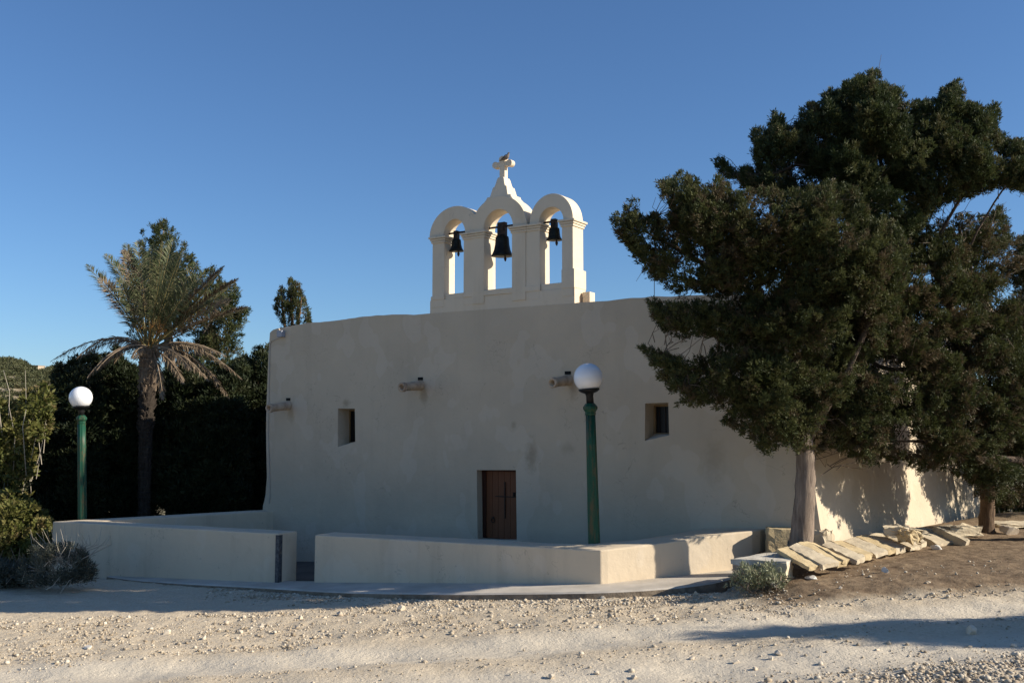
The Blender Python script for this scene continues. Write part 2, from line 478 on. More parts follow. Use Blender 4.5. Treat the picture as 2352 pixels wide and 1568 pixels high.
def ground_mat():
    t = NT('gravel_ground')
    sep = t.n('ShaderNodeSeparateXYZ'); t.l(t.geo.outputs['Position'], sep.inputs[0])
    X, Y = sep.outputs['X'], sep.outputs['Y']
    warp = t.math('MULTIPLY', t.math('SUBTRACT', t.noise(0.5, 4, 0.6), 0.5), 0.9)
    warp2 = t.math('MULTIPLY', t.math('SUBTRACT', t.noise(3.0, 4, 0.6), 0.5), 0.5)
    yy = t.math('ADD', t.math('SUBTRACT', Y, t.math('MULTIPLY', X, 0.06)), t.math('ADD', warp, warp2))
    fine = t.noise(26, 5, 0.65)
    med = t.noise(5, 6, 0.65)
    buff = t.mix(med, (0.43, 0.34, 0.222, 1), (0.60, 0.49, 0.345, 1))
    buff = t.mix(t.ramp(fine, [(0.35, G(0)), (0.7, G(1))]), buff, (0.66, 0.555, 0.41, 1))
    dust = t.mix(fine, (0.59, 0.505, 0.38, 1), (0.665, 0.58, 0.45, 1))
    def band(c, w):
        d = t.math('ABSOLUTE', t.math('SUBTRACT', yy, c))
        return t.ramp(t.math('DIVIDE', d, w), [(0.45, G(1)), (1.0, G(0))])
    rut = t.math('MAXIMUM', band(13.75, 0.85), band(11.55, 1.0))
    col = t.mix(rut, buff, dust)
    # brown bank
    bx = t.ramp(t.math('ADD', X, t.math('MULTIPLY', warp2, 1.2)), [(0.0, G(0)), (1.0, G(1))])
    mb = t.n('ShaderNodeMapRange', interpolation_type='SMOOTHSTEP'); mb.inputs[1].default_value = 15.05; mb.inputs[2].default_value = 15.55
    t.l(t.math('ADD', Y, t.math('MULTIPLY', warp2, 1.0)), mb.inputs[0])
    mx = t.n('ShaderNodeMapRange', interpolation_type='SMOOTHSTEP'); mx.inputs[1].default_value = 3.5; mx.inputs[2].default_value = 4.1
    t.l(X, mx.inputs[0])
    bank = t.math('MULTIPLY', mb.outputs[0], mx.outputs[0])
    brown = t.mix(t.ramp(t.noise(4.5, 6, 0.7), [(0.35, G(0)), (0.7, G(1))]), (0.13, 0.085, 0.05, 1), (0.32, 0.23, 0.14, 1))
    brown = t.mix(t.ramp(fine, [(0.6, G(0)), (0.75, G(0.7))]), brown, (0.36, 0.28, 0.19, 1))
    col = t.mix(bank, col, brown)
    # far and left-behind land: dry soil and scrub
    mf = t.n('ShaderNodeMapRange', interpolation_type='SMOOTHSTEP'); mf.inputs[1].default_value = 22; mf.inputs[2].default_value = 27
    t.l(Y, mf.inputs[0])
    far = t.mix(t.noise(0.35, 6, 0.7), (0.10, 0.095, 0.045, 1), (0.24, 0.19, 0.11, 1))
    col = t.mix(mf.outputs[0], col, far)
    mk = t.n('ShaderNodeMapRange', interpolation_type='SMOOTHSTEP'); mk.inputs[1].default_value = 8.0; mk.inputs[2].default_value = 6.0
    t.l(t.math('ADD', Y, warp2), mk.inputs[0])
    bounce_land = t.mix(t.noise(0.5, 6, 0.7), (0.14, 0.12, 0.065, 1), (0.34, 0.26, 0.16, 1))  # unseen ground behind the camera, toned to steer bounce onto the facade
    col = t.mix(mk.outputs[0], col, bounce_land)
    b = t.bump(t.noise(9, 5, 0.65), 0.5, 0.05)
    b = t.bump(fine, 0.7, 0.02, b)
    b = t.bump(t.noise(80, 4, 0.7), 0.6, 0.008, b)
    return t.done(col, 0.97, b)
M_GROUND = ground_mat()
tag(grid_mesh('ground', GX, GY, GZ, M_GROUND), kind='structure')

# pavement with kerb
ped_out = [(205, 1312, -10.3), (280, 1328, 0), (400, 1337, 0), (575, 1346, 0), (690, 1353, 0), (800, 1359, 0), (1000, 1362, 0), (1176, 1361, 0),
           (1376, 1359, 0), (1526, 1350, 0), (1626, 1339, 0), (1690, 1324, 0), (1740, 1305, 0)]
po = []
for px, py, _ in ped_out:
    z = -0.2
    for _i in range(6):
        p = at_z(px, py, z); z = zwall(p[0])
    po.append((p[0], p[1], float(z)))
pin = [(-10.9, 23.6), (-10.0, 23.3), (-8.7, 22.6), (-7.2, 21.9), (-5.9, 21.3), (-4.6, 20.75), (-2.6, 19.75), (-0.7, 18.9), (1.3, 18.0), (2.2, 18.1), (3.2, 18.6), (4.2, 19.0), (4.7, 19.2)]
pv = MB()
m = len(po)
def dens(a, k=6):
    out = []
    for i in range(len(a) - 1):
        for j in range(k): out.append(np.array(a[i]) * (1 - j / k) + np.array(a[i + 1]) * (j / k))
    out.append(np.array(a[-1])); return out
def chaikin(P, it=2):
    P = [np.array(p) for p in P]
    for _ in range(it):
        Q = [P[0]]
        for a_, b_ in zip(P[:-1], P[1:]): Q += [a_ * .75 + b_ * .25, a_ * .25 + b_ * .75]
        P = Q + [P[-1]]
    return P
def resample(P, n):
    P = np.array(P); d = np.r_[0, np.cumsum(np.linalg.norm(np.diff(P, axis=0), axis=1))]
    u = np.linspace(0, d[-1], n); return [np.array([np.interp(q, d, P[:, k]) for k in range(3)]) for q in u]
po_d = resample(chaikin(po, 3), 90); pin_d = resample([(x, y, float(zwall(x))) for x, y in pin], 90)
vs = []
for i, (a, b) in enumerate(zip(po_d, pin_d)):
    tg = po_d[min(i + 1, 89)] - po_d[max(i - 1, 0)]; out = np.array([tg[1], -tg[0], 0.0]); out = out / (np.linalg.norm(out) + 1e-9)
    w = 0.008 * math.sin(i * .35) + random.uniform(-.004, .004)
    a2 = a + out * w
    vs += [(a2[0] + out[0] * 0.03, a2[1] + out[1] * 0.03, a2[2] - 0.35), (a2[0] + out[0] * 0.012, a2[1] + out[1] * 0.012, a2[2] - 0.025), (a2[0] - out[0] * 0.02, a2[1] - out[1] * 0.02, a2[2]), (b[0], b[1], b[2])]
fs = []
for i in range(len(po_d) - 1):
    for j in range(3): fs.append([i * 4 + j, (i + 1) * 4 + j, (i + 1) * 4 + j + 1, i * 4 + j + 1])
pv.add(vs, fs)
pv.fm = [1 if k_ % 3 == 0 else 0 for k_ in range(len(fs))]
tag(pv.build('pavement', [M_PAVE, simple('soiled_shaded_kerb_face', (0.27, 0.215, 0.155, 1), 0.95, 0, (0.16, 0.125, 0.09, 1), 5, 0.6, 0.02)]), kind='structure')  # kerb face colour holds soil stains and the shade of its turned-away side

# court floor
cf = MB()
cf.add([(-10.4, 23.0, -0.70), (-4.9, 20.75, -0.66), (-3.3, 20.0, -0.60), (1.6, 17.9, -0.16), (4.6, 18.6, 0.12), FW(5.6, 0.2, 0.10), FW(-0.5, 0.2, -0.25), FW(-7.7, 0.2, -0.72)], [[0, 1, 2, 3, 4, 5, 6, 7]])
bm_ = cf.build('court_floor', M_SLABFLOOR); tag(bm_, kind='structure')

# ------------------------------------------------------------------ courtyard walls
ZT = 0.58
A = at_z(121, 1197, ZT)[:2]; B = at_z(641, 1225, ZT)[:2]
Gp = at_z(723, 1228, ZT)[:2]; K = at_z(1379, 1263, ZT)[:2]
wd = (B - A) / np.linalg.norm(B - A); wn = np.array([-wd[1], wd[0]])
Rout = np.array(FW(FP(603, 1162)[0] - 0.1, 0.25, 0)[:2])
rd = (Rout - A) / np.linalg.norm(Rout - A); rn = np.array([rd[1], -rd[0]])
TH = 0.60
Cc = B + wn * TH
def isect(p, d, q, e):
    M = np.array([[d[0], -e[0]], [d[1], -e[1]]]); k = np.linalg.solve(M, q - p); return p + d * k[0]
I = isect(Cc, wd, A + rn * 0.55, rd)
Rin = isect(A + rn * 0.55, rd, F0 + FT * 0.25, FD)
def loop_dense(P, step=0.5):
    out = []
    for i in range(len(P)):
        a, b = np.array(P[i]), np.array(P[(i + 1) % len(P)])
        n = max(1, int(np.linalg.norm(b - a) / step))
        for j in range(n): out.append(a + (b - a) * j / n)
    return out
def wall_mesh(P, ztop, zbot, name, parent, mat, bev=0.025, batter=0.02):
    mb = MB(); L = loop_dense(P)
    c = np.mean(L, 0)
    mb.prism([(p[0], p[1], zbot) for p in L], [(p[0], p[1], ztop(p) + random.uniform(-.006, .006)) for p in L])
    return mb.build(name, mat, parent, False, bev)
lw = thing('courtyard_wall', (A[0], A[1], -0.6), 'low cream wall with a dark metal strip at its end, under the sunlit lamp', 'wall')
wall_mesh([A, B, Cc, I, Rin, Rout], lambda p: ZT, -1.4, 'wall_body', lw, M_WALL)
mb = MB()
q0 = B - wd * 0.045
mb.prism([(B + o)[:2].tolist() + [-0.42] for o in (wd * 0.012 - wn * 0.012, wd * 0.012 + wn * 0.10, -wd * 0.02 + wn * 0.10, -wd * 0.075 + wn * 0.004, -wd * 0.075 - wn * 0.012)],
         [(B + o)[:2].tolist() + [ZT - 0.03] for o in (wd * 0.012 - wn * 0.012, wd * 0.012 + wn * 0.10, -wd * 0.02 + wn * 0.10, -wd * 0.075 + wn * 0.004, -wd * 0.075 - wn * 0.012)])
mb.build('metal_strip', M_STRIP, lw)

rw = thing('courtyard_wall', (K[0], K[1], 0.0), 'low cream wall with a sunlit right stretch, bending under the shaded lamp', 'wall')
K2 = K + np.array([0.13, 0.035])
M1 = at_z(1740, 1216, 0.88)[:2]; M1 = np.array([4.45, 18.72])
M2 = np.array([4.62, 18.85]); M3 = np.array([4.76, 19.02])
wd2 = (K - Gp) / np.linalg.norm(K - Gp); wn2 = np.array([-wd2[1], wd2[0]])
e2 = (M1 - K2) / np.linalg.norm(M1 - K2); en = np.array([-e2[1], e2[0]])
Fq = np.array(FW(5.95, 0.3, 0)[:2])
IK = isect(Gp + wn2 * 0.68, wd2, K2 + en * 0.68, e2)
def zt_r(p):
    return ZT + 0.25 * float(sstep(1.4, 4.9, p[0])) if p[0] > 1.4 else ZT
Fq2 = np.array(FW(4.9, 0.3, 0)[:2])
wall_mesh([Gp, K, K2, M1, M2, M3, Fq, Fq2, IK, Gp + wn2 * 0.68], zt_r, -1.2, 'wall_body', rw, M_WALL)

# ------------------------------------------------------------------ chapel
chb = FW(0, 0, -0.4)
ch = thing('chapel', chb, 'whitewashed stone chapel with a three-arched bell gable and small brown door', 'chapel')
top_px = [(620, 764), (628, 757), (645, 753), (665, 749), (690, 745), (712, 741), (735, 740), (754, 738), (780, 735), (795, 733), (806, 731), (825, 728), (851, 726), (880, 724), (921, 722), (950, 723), (983, 720)]
top_px2 = [(1321, 696), (1345, 694), (1396, 691), (1433, 686), (1470, 684), (1492, 681), (1525, 681), (1557, 680), (1600, 678), (1640, 677), (1676, 675), (1705, 677), (1750, 676), (1800, 674), (1815, 676), (1826, 680), (1834, 688)]
right_px = [(1838, 720), (1845, 800), (1852, 900), (1860, 1010), (1868, 1090), (1875, 1150), (1884, 1210), (1890, 1245)]
left_px = [(604, 1161), (607, 1150), (610, 1135), (613, 1095), (612, 1052), (611, 982), (612, 930), (614, 880), (616, 820)]
out = [FP(*p) for p in top_px] + [FP(*p) for p in top_px2] + [FP(*p) for p in right_px]
out += [np.array([out[-1][0] + 0.12, -0.6]), np.array([FP(604, 1161)[0] - 0.06, -0.9])] + [FP(*p) for p in left_px]
# densify the roof line with small plaster irregularities
o2 = []
for i, p in enumerate(out):
    o2.append(p)
    if i + 1 < len(top_px) or len(top_px) <= i < len(top_px) + len(top_px2) - 1:
        q = out[i + 1]; o2.append((p + q) / 2 + np.array([0, random.uniform(-.008, .012)]))
out = o2
SD = np.array([7.06, 8.6]); SD = SD / np.linalg.norm(SD)
PR = np.array(FW(out[len(top_px) + 20][0], 0, 0)[:2])
def SW(s, k, z):                       # facade point pushed k metres back along the side wall
    q = F0 + FD * s + SD * k
    return (q[0], q[1], z)
SIDE_L = 11.0
def rect(px0, py0, px1, py1, px2, py2, px3, py3): return [FP(px0, py0), FP(px1, py1), FP(px2, py2), FP(px3, py3)]
holeA = rect(776, 938, 815, 938, 816, 1014, 776, 1026)       # TL TR BR BL
holeB = rect(1482, 926, 1535, 924, 1537, 999, 1481, 1012)
holeD = rect(1095, 1079, 1185, 1079, 1187, 1240, 1097, 1237)
body = bmesh.new()
def add_loop(bm, P, t):
    return [bm.verts.new(FW(p[0], t, p[1])) for p in P]
fo = add_loop(body, out, 0.0)
holes = [add_loop(body, h, 0.0) for h in (holeA, holeB, holeD)]
edges = []
for lp in [fo] + holes:
    for i in range(len(lp)): edges.append(body.edges.new((lp[i], lp[(i + 1) % len(lp)])))
bmesh.ops.triangle_fill(body, use_beauty=True, use_dissolve=False, edges=edges, normal=Vector((-FT[0], -FT[1], 0)))
NSEG = 14
loops = [fo]
for k in range(1, NSEG + 1):
    kk = SIDE_L * k / NSEG
    loops.append([body.verts.new(SW(p[0], kk, p[1] + (random.uniform(-.015, .02) if p[1] > 3.5 else 0))) for p in out])
n = len(out)
for a, b in zip(loops[:-1], loops[1:]):
    for i in range(n): body.faces.new((a[i], a[(i + 1) % n], b[(i + 1) % n], b[i]))
body.faces.new(loops[-1])
# reveals
def reveal(lp, inner, t):
    ib = [body.verts.new(FW(p[0], t, p[1])) for p in inner]
    for i in range(4): body.faces.new((lp[i], lp[(i + 1) % 4], ib[(i + 1) % 4], ib[i]))
inA = [holeA[0] + [0.02, -0.03], holeA[1] + [-0.0, -0.03], holeA[2] + [0, 0.02], holeA[3] + [0.02, 0.10]]
inB = [holeB[0] + [0.02, -0.03], holeB[1] + [0, -0.03], holeB[2] + [0, 0.03], holeB[3] + [0.02, 0.14]]
inD = [holeD[0] + [0, 0], holeD[1] + [0, 0], holeD[2], holeD[3] + [0, -0.03]]
reveal(holes[0], inA, 0.42); reveal(holes[1], inB, 0.40); reveal(holes[2], inD, 0.30)
bmesh.ops.recalc_face_normals(body, faces=body.faces[:])
me = bpy.data.meshes.new('wall')
for v in body.verts: v.co = v.co - Vector(chb)
body.to_mesh(me); body.free()
me.materials.append(M_PL)
wo = link(bpy.data.objects.new('wall', me), ch); ORG[wo.name] = np.array(chb)

def window(inn, t, name='window'):
    mb = MB(); s0, s1 = inn[0][0] - .02, inn[1][0] + .02; z1 = inn[0][1] + .02; z0 = min(inn[2][1], inn[3][1]) - .03
    fw = 0.05
    mb.fbox(s0, s0 + fw, t - 0.03, t + 0.05, z0, z1); mb.fbox(s1 - fw, s1, t - 0.03, t + 0.05, z0, z1)
    mb.fbox(s0 + fw, s1 - fw, t - 0.03, t + 0.05, z1 - fw, z1); mb.fbox(s0 + fw, s1 - fw, t - 0.03, t + 0.05, z0, z0 + fw)
    f = mb.build('window', M_WFRAME, ch)
    g = MB(); g.fbox(s0 + .01, s1 - .01, t + 0.012, t + 0.03, z0 + .01, z1 - .01)
    g.build('pane', M_GLASSD, f)
    b = MB()
    for k in (1, 2, 3):
        b.tube([FW(s0 + (s1 - s0) * k / 4, t - 0.005, z0), FW(s0 + (s1 - s0) * k / 4, t - 0.005, z1)], 0.007, 6)
    b.build('bars', M_IRON, f)
window(inA, 0.42); window(inB, 0.40)
# door
s0, s1, z0, z1 = inD[0][0], inD[1][0] + .02, inD[2][1] - .02, inD[0][1]
mb = MB()
npl = 6
for k in range(npl):
    a = s0 + 0.10 + (s1 - s0 - 0.10) * k / npl; b = s0 + 0.10 + (s1 - s0 - 0.10) * (k + 1) / npl
    mb.fbox(a + .003, b - .003, 0.24, 0.31, z0, z1 - 0.03)
mb.fbox(s0 + .1, s1, 0.26, 0.315, z0 + .01, z1 - .02)
door = mb.build('door', M_DOOR, ch, False, 0.004)
mb = MB()
mb.fbox(s0 - .01, s0 + 0.045, 0.20, 0.312, z0, z1); mb.fbox(s0 + .05, s0 + 0.095, 0.22, 0.312, z0, z1 - .01)
mb.fbox(s0 + .096, s1 + .01, 0.22, 0.312, z1 - .03, z1 + .01)
mb.build('frame', M_DOORF, door)
def dp(px, py): return FP(px, py, 0.23)
mb = MB()
a, b = dp(1160, 1106), dp(1161, 1190)
mb.fbox(a[0] - .013, a[0] + .013, 0.215, 0.243, b[1], a[1])
c, d = dp(1138, 1139), dp(1184, 1138)
mb.fbox(c[0], a[0] - .014, 0.218, 0.243, c[1] - .012, c[1] + .012); mb.fbox(a[0] + .014, d[0], 0.218, 0.243, c[1] - .012, c[1] + .012)
mb.box(FW(d[0] - .02, 0.21, d[1] + .03), .05, .05, .09, 0.3)
mb.build('iron_cross', M_IRON, door)
mb = MB()
h = dp(1133, 1194); ring = []
for k in range(15):
    an = 2 * math.pi * k / 14; ring.append(FW(h[0] + .045 * math.sin(an), 0.215, h[1] + .05 * math.cos(an)))
mb.tube(ring, 0.010, 6, caps=False); mb.box(FW(h[0], 0.225, h[1] + .055), .04, .04, .04, -.58)
mb.build('handle', M_IRON, door)
mb = MB()
for px in (1115, 1173):
    q = FP(px, 1078); mb.lathe(FW(q[0], 0.03, q[1] - .035), [(0.0, -.05), (.05, -.03), (.07, .0), (.05, .03), (0.0, .045)], 8)
# door step
mb2 = MB(); mb2.fbox(holeD[3][0] - .15, holeD[2][0] + .15, -0.22, 0.29, z0 - .4, z0 - .012)
mb2.build('step', M_PL, ch, False, .015)
def fst(px, py, rx, rz, amt): 
    q = FP(px, py); return (FW(q[0], 0, q[1]), rx, rz, amt)
add_stains(M_PL, [fst(1220, 1045, .22, .45, .55), fst(1180, 975, .10, .12, .4), fst(1305, 1028, .25, .15, .3), fst(973, 905, .16, .32, .55), fst(1316, 893, .16, .35, .5), fst(668, 950, .14, .30, .45), fst(795, 925, .16, .14, .5), fst(1640, 1060, .3, .6, .3)], (0.25, 0.19, 0.12, 1))
# rain spouts
def spout(root, mouth, sl=0.62):
    r = FP(*root)
    z_drop = 0.0
    p0 = np.array(FW(r[0], 0.06, r[1]))
    d0 = ray(*mouth); # outlet on the vertical plane through the root, along the outward normal
    best = None
    for k in np.linspace(0.2, 1.2, 101):
        q = np.array(FW(r[0], -k, 0)[:2]); u = q[0] / q[1]
        e = abs(u - d0[0] / d0[1])
        if best is None or e < best[0]: best = (e, k)
    k = min(best[1], 0.85)
    q = np.array(FW(r[0], -k, 0)); zz = EYE[2] + d0[2] * (q[1] / d0[1])
    p1 = np.array([q[0], q[1], zz])
    ax = (p1 - p0) / np.linalg.norm(p1 - p0)
    mb = MB()
    ln = np.linalg.norm(p1 - p0)
    u = np.cross(ax, [0, 0, 1.0]); u /= np.linalg.norm(u); w = np.cross(u, ax)
    prof = [(.115, 0), (.115, ln * .15), (.105, ln * .5), (.095, ln * .86), (.112, ln * .88), (.112, ln), (.065, ln), (.06, ln - .22), (0.005, ln - .221)]
    vs = []; K_ = 18
    for rr, hh in prof:
        for j in range(K_):
            an = 2 * math.pi * j / K_
            vs.append(p0 + ax * hh + (u * math.cos(an) + w * math.sin(an)) * rr)
    fs = []
    for i in range(len(prof) - 1):
        for j in range(K_): fs.append([i * K_ + j, i * K_ + (j + 1) % K_, (i + 1) * K_ + (j + 1) % K_, (i + 1) * K_ + j])
    mb.add(vs[:-K_ * 0 or None], fs)
    o = mb.build('rain_spout', M_SPOUT, ch, True)
    hh = MB(); hh.fbox(r[0] - .09, r[0] + .06, -0.012, 0.03, r[1] + .115, r[1] + .185)
    hh.build('drain_hole', M_HOLE, o)
spout((663, 930), (617, 938)); spout((967, 884), (922, 889)); spout((1306, 872), (1268, 879))
# floodlight box and cable
q = FP(650, 767)
mb = MB(); mb.fbox(q[0] - .09, q[0] + .09, -0.14, -0.005, q[1] - .085, q[1] + .085)
fl = mb.build('junction_box', M_BOX, ch, False, .008)
mb = MB(); mb.tube([FW(q[0] - .03, -.08, q[1] + .08), FW(q[0] - .06, -.10, q[1] + .14)], .018, 8); mb.build('sensor', M_PL, fl)
mb = MB()
cp = [FP(646, 775), FP(635, 779), FP(625, 783), FP(621, 790), FP(619, 880), FP(617, 1000), FP(620, 1080), FP(621, 1140), FP(619, 1156)]
mb.tube([FW(p[0], -0.012, p[1]) for p in cp], 0.010, 6)
mb.build('cable', M_CABLE, ch)

# bell gable
TB0, TB1 = 0.0, 0.46
Z3 = lambda x, y: (937 + 0.24605 * x, 331 + 0.24605 * y)
f3 = lambda x, y, t=0.0: FP(*Z3(x, y), t)
zs = f3(840, 785)[1]                   # spring line
zsill = f3(850, 1352)[1]
zbase = f3(600, 1480)[1]
xs_ = {k: f3(v, 1100)[0] for k, v in dict(p1a=228, p1b=338, p2a=518, p2m=597, p2b=712, p3a=972, p3m=1100, p3b=1230, p4a=1437, p4b=1540).items()}
IMP = 0.17                              # impost height
gb = MB()
zi = zs - IMP
def pier(a, b, t0, t1, z0=zsill - .3): gb.fbox(a, b, t0, t1, z0, zi + .02)
pier(xs_['p1a'], xs_['p1b'], 0.0, 0.42); pier(xs_['p2a'], xs_['p2m'], 0.004, 0.42); pier(xs_['p2m'], xs_['p2b'], -0.012, 0.46)
pier(xs_['p3a'], xs_['p3m'], -0.012, 0.46); pier(xs_['p3m'], xs_['p3b'], 0.004, 0.42); pier(xs_['p4a'], xs_['p4b'], 0.0, 0.46)
# base plinth under the piers
gb.fbox(xs_['p1a'] - .07, xs_['p4b'] + .03, 0.009, 0.50, 4.6, zsill - .12)
gb.fbox(xs_['p1a'] - .035, xs_['p1b'] + .01, -0.010, 0.455, zsill - .121, zsill - .03)
gb.fbox(xs_['p2a'] - .01, xs_['p3b'] + .01, -0.013, 0.462, zsill - .121, zsill + .0)
gb.fbox(xs_['p4a'] - .01, xs_['p4b'] + .035, -0.010, 0.52, zsill - .121, zsill + .30)
for a, b, dz in ((xs_['p1b'], xs_['p2a'], .0), (xs_['p2b'], xs_['p3a'], .012), (xs_['p3b'], xs_['p4a'], .02)):
    gb.fbox(a + .011, b - .011, 0.03, 0.41, zsill - .122, zsill + dz)
gb.fbox(xs_['p4b'] + .06, xs_['p4b'] + .24, 0.30, 0.54, zbase - .5, zsill - .19)
# imposts
def impost(a, b, t1=0.42, off=0.0):
    for e, z0, z1 in ((.025, zi + .0, zi + .055), (.045, zi + .055, zi + .105), (.075, zi + .105, zs - .012)):
        gb.fbox(a - e, b + e, -e + off, t1 + e + off, z0 + .003, z1)
impost(xs_['p1a'], xs_['p1b'], .42); impost(xs_['p2a'], xs_['p2m'] - .0, .42, .006); impost(xs_['p2m'], xs_['p2b'], .46, -.006)
impost(xs_['p3a'], xs_['p3m'], .46, -.006); impost(xs_['p3m'], xs_['p3b'], .42, .006); impost(xs_['p4a'], xs_['p4b'], .46)
def arch(cx, ri, ro, vi, vo, t0, t1, bot=-.012, k=36, keyed=False):
    vs = []; fs = []
    A_ = [(math.cos(math.pi * i / k), math.sin(math.pi * i / k)) for i in range(k + 1)]
    pi_ = [(cx + ri, zs + bot)] + [(cx + ri * c, zs + vi * s) for c, s in A_] + [(cx - ri, zs + bot)]
    po_ = [(cx + ro, zs + bot)] + [(cx + ro * c, zs + vo * s) for c, s in A_] + [(cx - ro, zs + bot)]
    m_ = len(pi_)
    for t in (t0, t1):
        vs += [FW(s, t, z) for s, z in pi_] + [FW(s, t, z) for s, z in po_]
    for i in range(m_ - 1):
        fs.append([i, i + 1, m_ + i + 1, m_ + i]); fs.append([2 * m_ + i, 3 * m_ + i, 3 * m_ + i + 1, 2 * m_ + i + 1])
        fs.append([i, 2 * m_ + i, 2 * m_ + i + 1, i + 1]); fs.append([m_ + i, m_ + i + 1, 3 * m_ + i + 1, 3 * m_ + i])
    fs.append([0, m_, 3 * m_, 2 * m_]); fs.append([m_ - 1, 2 * m_ - 1 + 0, 4 * m_ - 1, 3 * m_ - 1])
    gb.add(vs, fs)
c1 = (xs_['p1b'] + xs_['p2a']) / 2; c2 = (xs_['p2b'] + xs_['p3a']) / 2; c3 = (xs_['p3b'] + xs_['p4a']) / 2
ztop1 = f3(404, 582)[1] - zs; ztop3 = f3(1335, 460)[1] - zs; ztop2 = f3(842, 485)[1] - zs
zin1 = f3(405, 703)[1] - zs; zin3 = f3(1325, 588)[1] - zs; zin2 = f3(850, 608)[1] - zs
ro1 = c1 - f3(198, 830)[0]; ro3 = f3(1537, 690)[0] - c3
h1 = (xs_['p2a'] - xs_['p1b']) / 2; h2 = (xs_['p3a'] - xs_['p2b']) / 2; h3 = (xs_['p4a'] - xs_['p3b']) / 2
arch(c1, h1 + .03, ro1, zin1, ztop1, 0.012, 0.415)
arch(c3, h3 + .03, ro3, zin3, ztop3, 0.012, 0.455)
arch(c2, h2 + .02, xs_['p3m'] - c2 + .02, zin2, ztop2, -0.006, 0.462)
gable = gb.build('bell_gable', M_BELF, ch, False, 0.012)
# stepped pedestal with concave flanks
pg = MB()
zp0 = zs + ztop2 - .10
zz = lambda y: f3(842, y)[1]
hw = lambda px: px * 0.24605 / 86.5
prof = [(hw(150), zz(540)), (hw(118), zz(498)), (hw(116), zz(482)), (hw(86), zz(478)), (hw(80), zz(455)), (hw(72), zz(420)), (hw(66), zz(392)), (hw(52), zz(388)), (hw(44), zz(365)), (hw(36), zz(330)), (hw(34), zz(316)), (hw(30), zz(314)), (hw(29), zz(302)), (hw(20), zz(300))]
PP = [(c2 + a, z) for a, z in prof] + [(c2 - a, z) for a, z in prof[::-1]]
def tdep(z): 
    k = (z - prof[0][1]) / (prof[-1][1] - prof[0][1]); return 0.0 + 0.10 * max(k, 0), 0.46 - 0.10 * max(k, 0)
pg.prism([FW(s, tdep(z)[0] - .002, z) for s, z in PP], [FW(s, tdep(z)[1], z) for s, z in PP])
pg.build('pedestal', M_BELF, gable, False, 0.01)
# cross with rounded lobes
cx_, zc = f3(893, 192, 0.23)
cm = MB(); th = (0.165, 0.295)
zb = zz(304)
ztopc = f3(893, 118, .23)[1]
def disc(s, z, r, t0, t1, k=18):
    a = [FW(s + r * math.cos(2 * math.pi * i / k), t0, z + r * math.sin(2 * math.pi * i / k)) for i in range(k)]
    b = [FW(s + r * math.cos(2 * math.pi * i / k), t1, z + r * math.sin(2 * math.pi * i / k)) for i in range(k)]
    cm.prism(a, b)
arm = hw(68)
cm.fbox(cx_ - .072, cx_ + .072, th[0], th[1], zb - .02, ztopc - .09)
cm.fbox(cx_ - arm, cx_ - .073, th[0] + .004, th[1] - .004, zc - .058, zc + .058); cm.fbox(cx_ + .073, cx_ + arm, th[0] + .004, th[1] - .004, zc - .058, zc + .058)
disc(cx_, ztopc - .085, .088, th[0] - .008, th[1] + .008)
disc(cx_ - arm, zc, .080, th[0] - .008, th[1] + .008); disc(cx_ + arm, zc, .080, th[0] - .008, th[1] + .008)
cm.build('cross', M_BELF, gable, False, 0.008)

# bells
def bell(cs, zmouth, zshould, rm, rs, label, zy, bar_z, sA, sB, bar_tilt, yoke):
    t = 0.23
    base = FW(cs, t, zmouth)
    e = thing('bell', base, label, 'bell')
    H = zshould - zmouth
    prof = [(rm * .9, .02), (rm, 0.0), (rm * .985, .03 * H), (rm * .86, .14 * H), (rm * .74, .3 * H), (rs * 1.06, .55 * H), (rs, .82 * H), (rs * .93, .93 * H), (rs * .6, 1.0 * H), (rs * .3, 1.04 * H), (0.01, 1.05 * H)]
    mb = MB(); mb.lathe(base, prof[1:], 28)
    mb.build('body', M_BRONZE, e, True)
    mb = MB(); mb.fbox(cs - yoke[0], cs + yoke[0], t - .06, t + .06, zshould - .02, zshould + yoke[1])
    mb.fbox(cs - yoke[0] * .75, cs + yoke[0] * .75, t - .075, t + .075, zshould + yoke[1] * .35, zshould + yoke[1] * .65)
    mb.build('yoke', M_IRON, e, False, .008)
    mb = MB(); mb.tube([FW(sA, t, bar_z - bar_tilt), FW(sB, t, bar_z + bar_tilt)], .024, 8); mb.build('bar', M_IRON, e)
    mb = MB(); mb.tube([FW(cs + rm * .25, t, zmouth + H * .3), FW(cs + rm * .32, t, zmouth - .03), FW(cs + rm * .33, t, zmouth - .07), FW(cs + rm * .34, t, zmouth - .13)], [.012, .018, .034, .012], 8)
    mb.build('clapper', M_IRON, e, True)
q = f3(884, 1045, .23); r_ = f3(898, 850, .23)
bell(f3(880, 960, .23)[0], q[1], r_[1], hw(90), hw(55), 'large dark bronze bell hanging in the taller middle arch', 'bell', f3(880, 770, .23)[1], xs_['p2b'] - .05, xs_['p3a'] + .05, 0.0, (hw(36), .30))
q = f3(455, 1000, .23); r_ = f3(458, 884, .23)
bell(f3(453, 930, .23)[0], q[1], r_[1], hw(63), hw(38), 'small dark bell under the left arch, beside the lowest part of the gable outline', 'bell', f3(455, 828, .23)[1], xs_['p1b'] - .05, xs_['p2a'] + .05, 0.0, (hw(18), .19))
q = f3(1366, 897, .23); r_ = f3(1370, 778, .23)
bell(f3(1366, 840, .23)[0], q[1], r_[1], hw(64), hw(42), 'small dark bell under the right arch, nearest the leaning cypress', 'bell', f3(1366, 722, .23)[1], xs_['p3b'] - .05, xs_['p4a'] + .05, 0.0, (hw(22), .19))

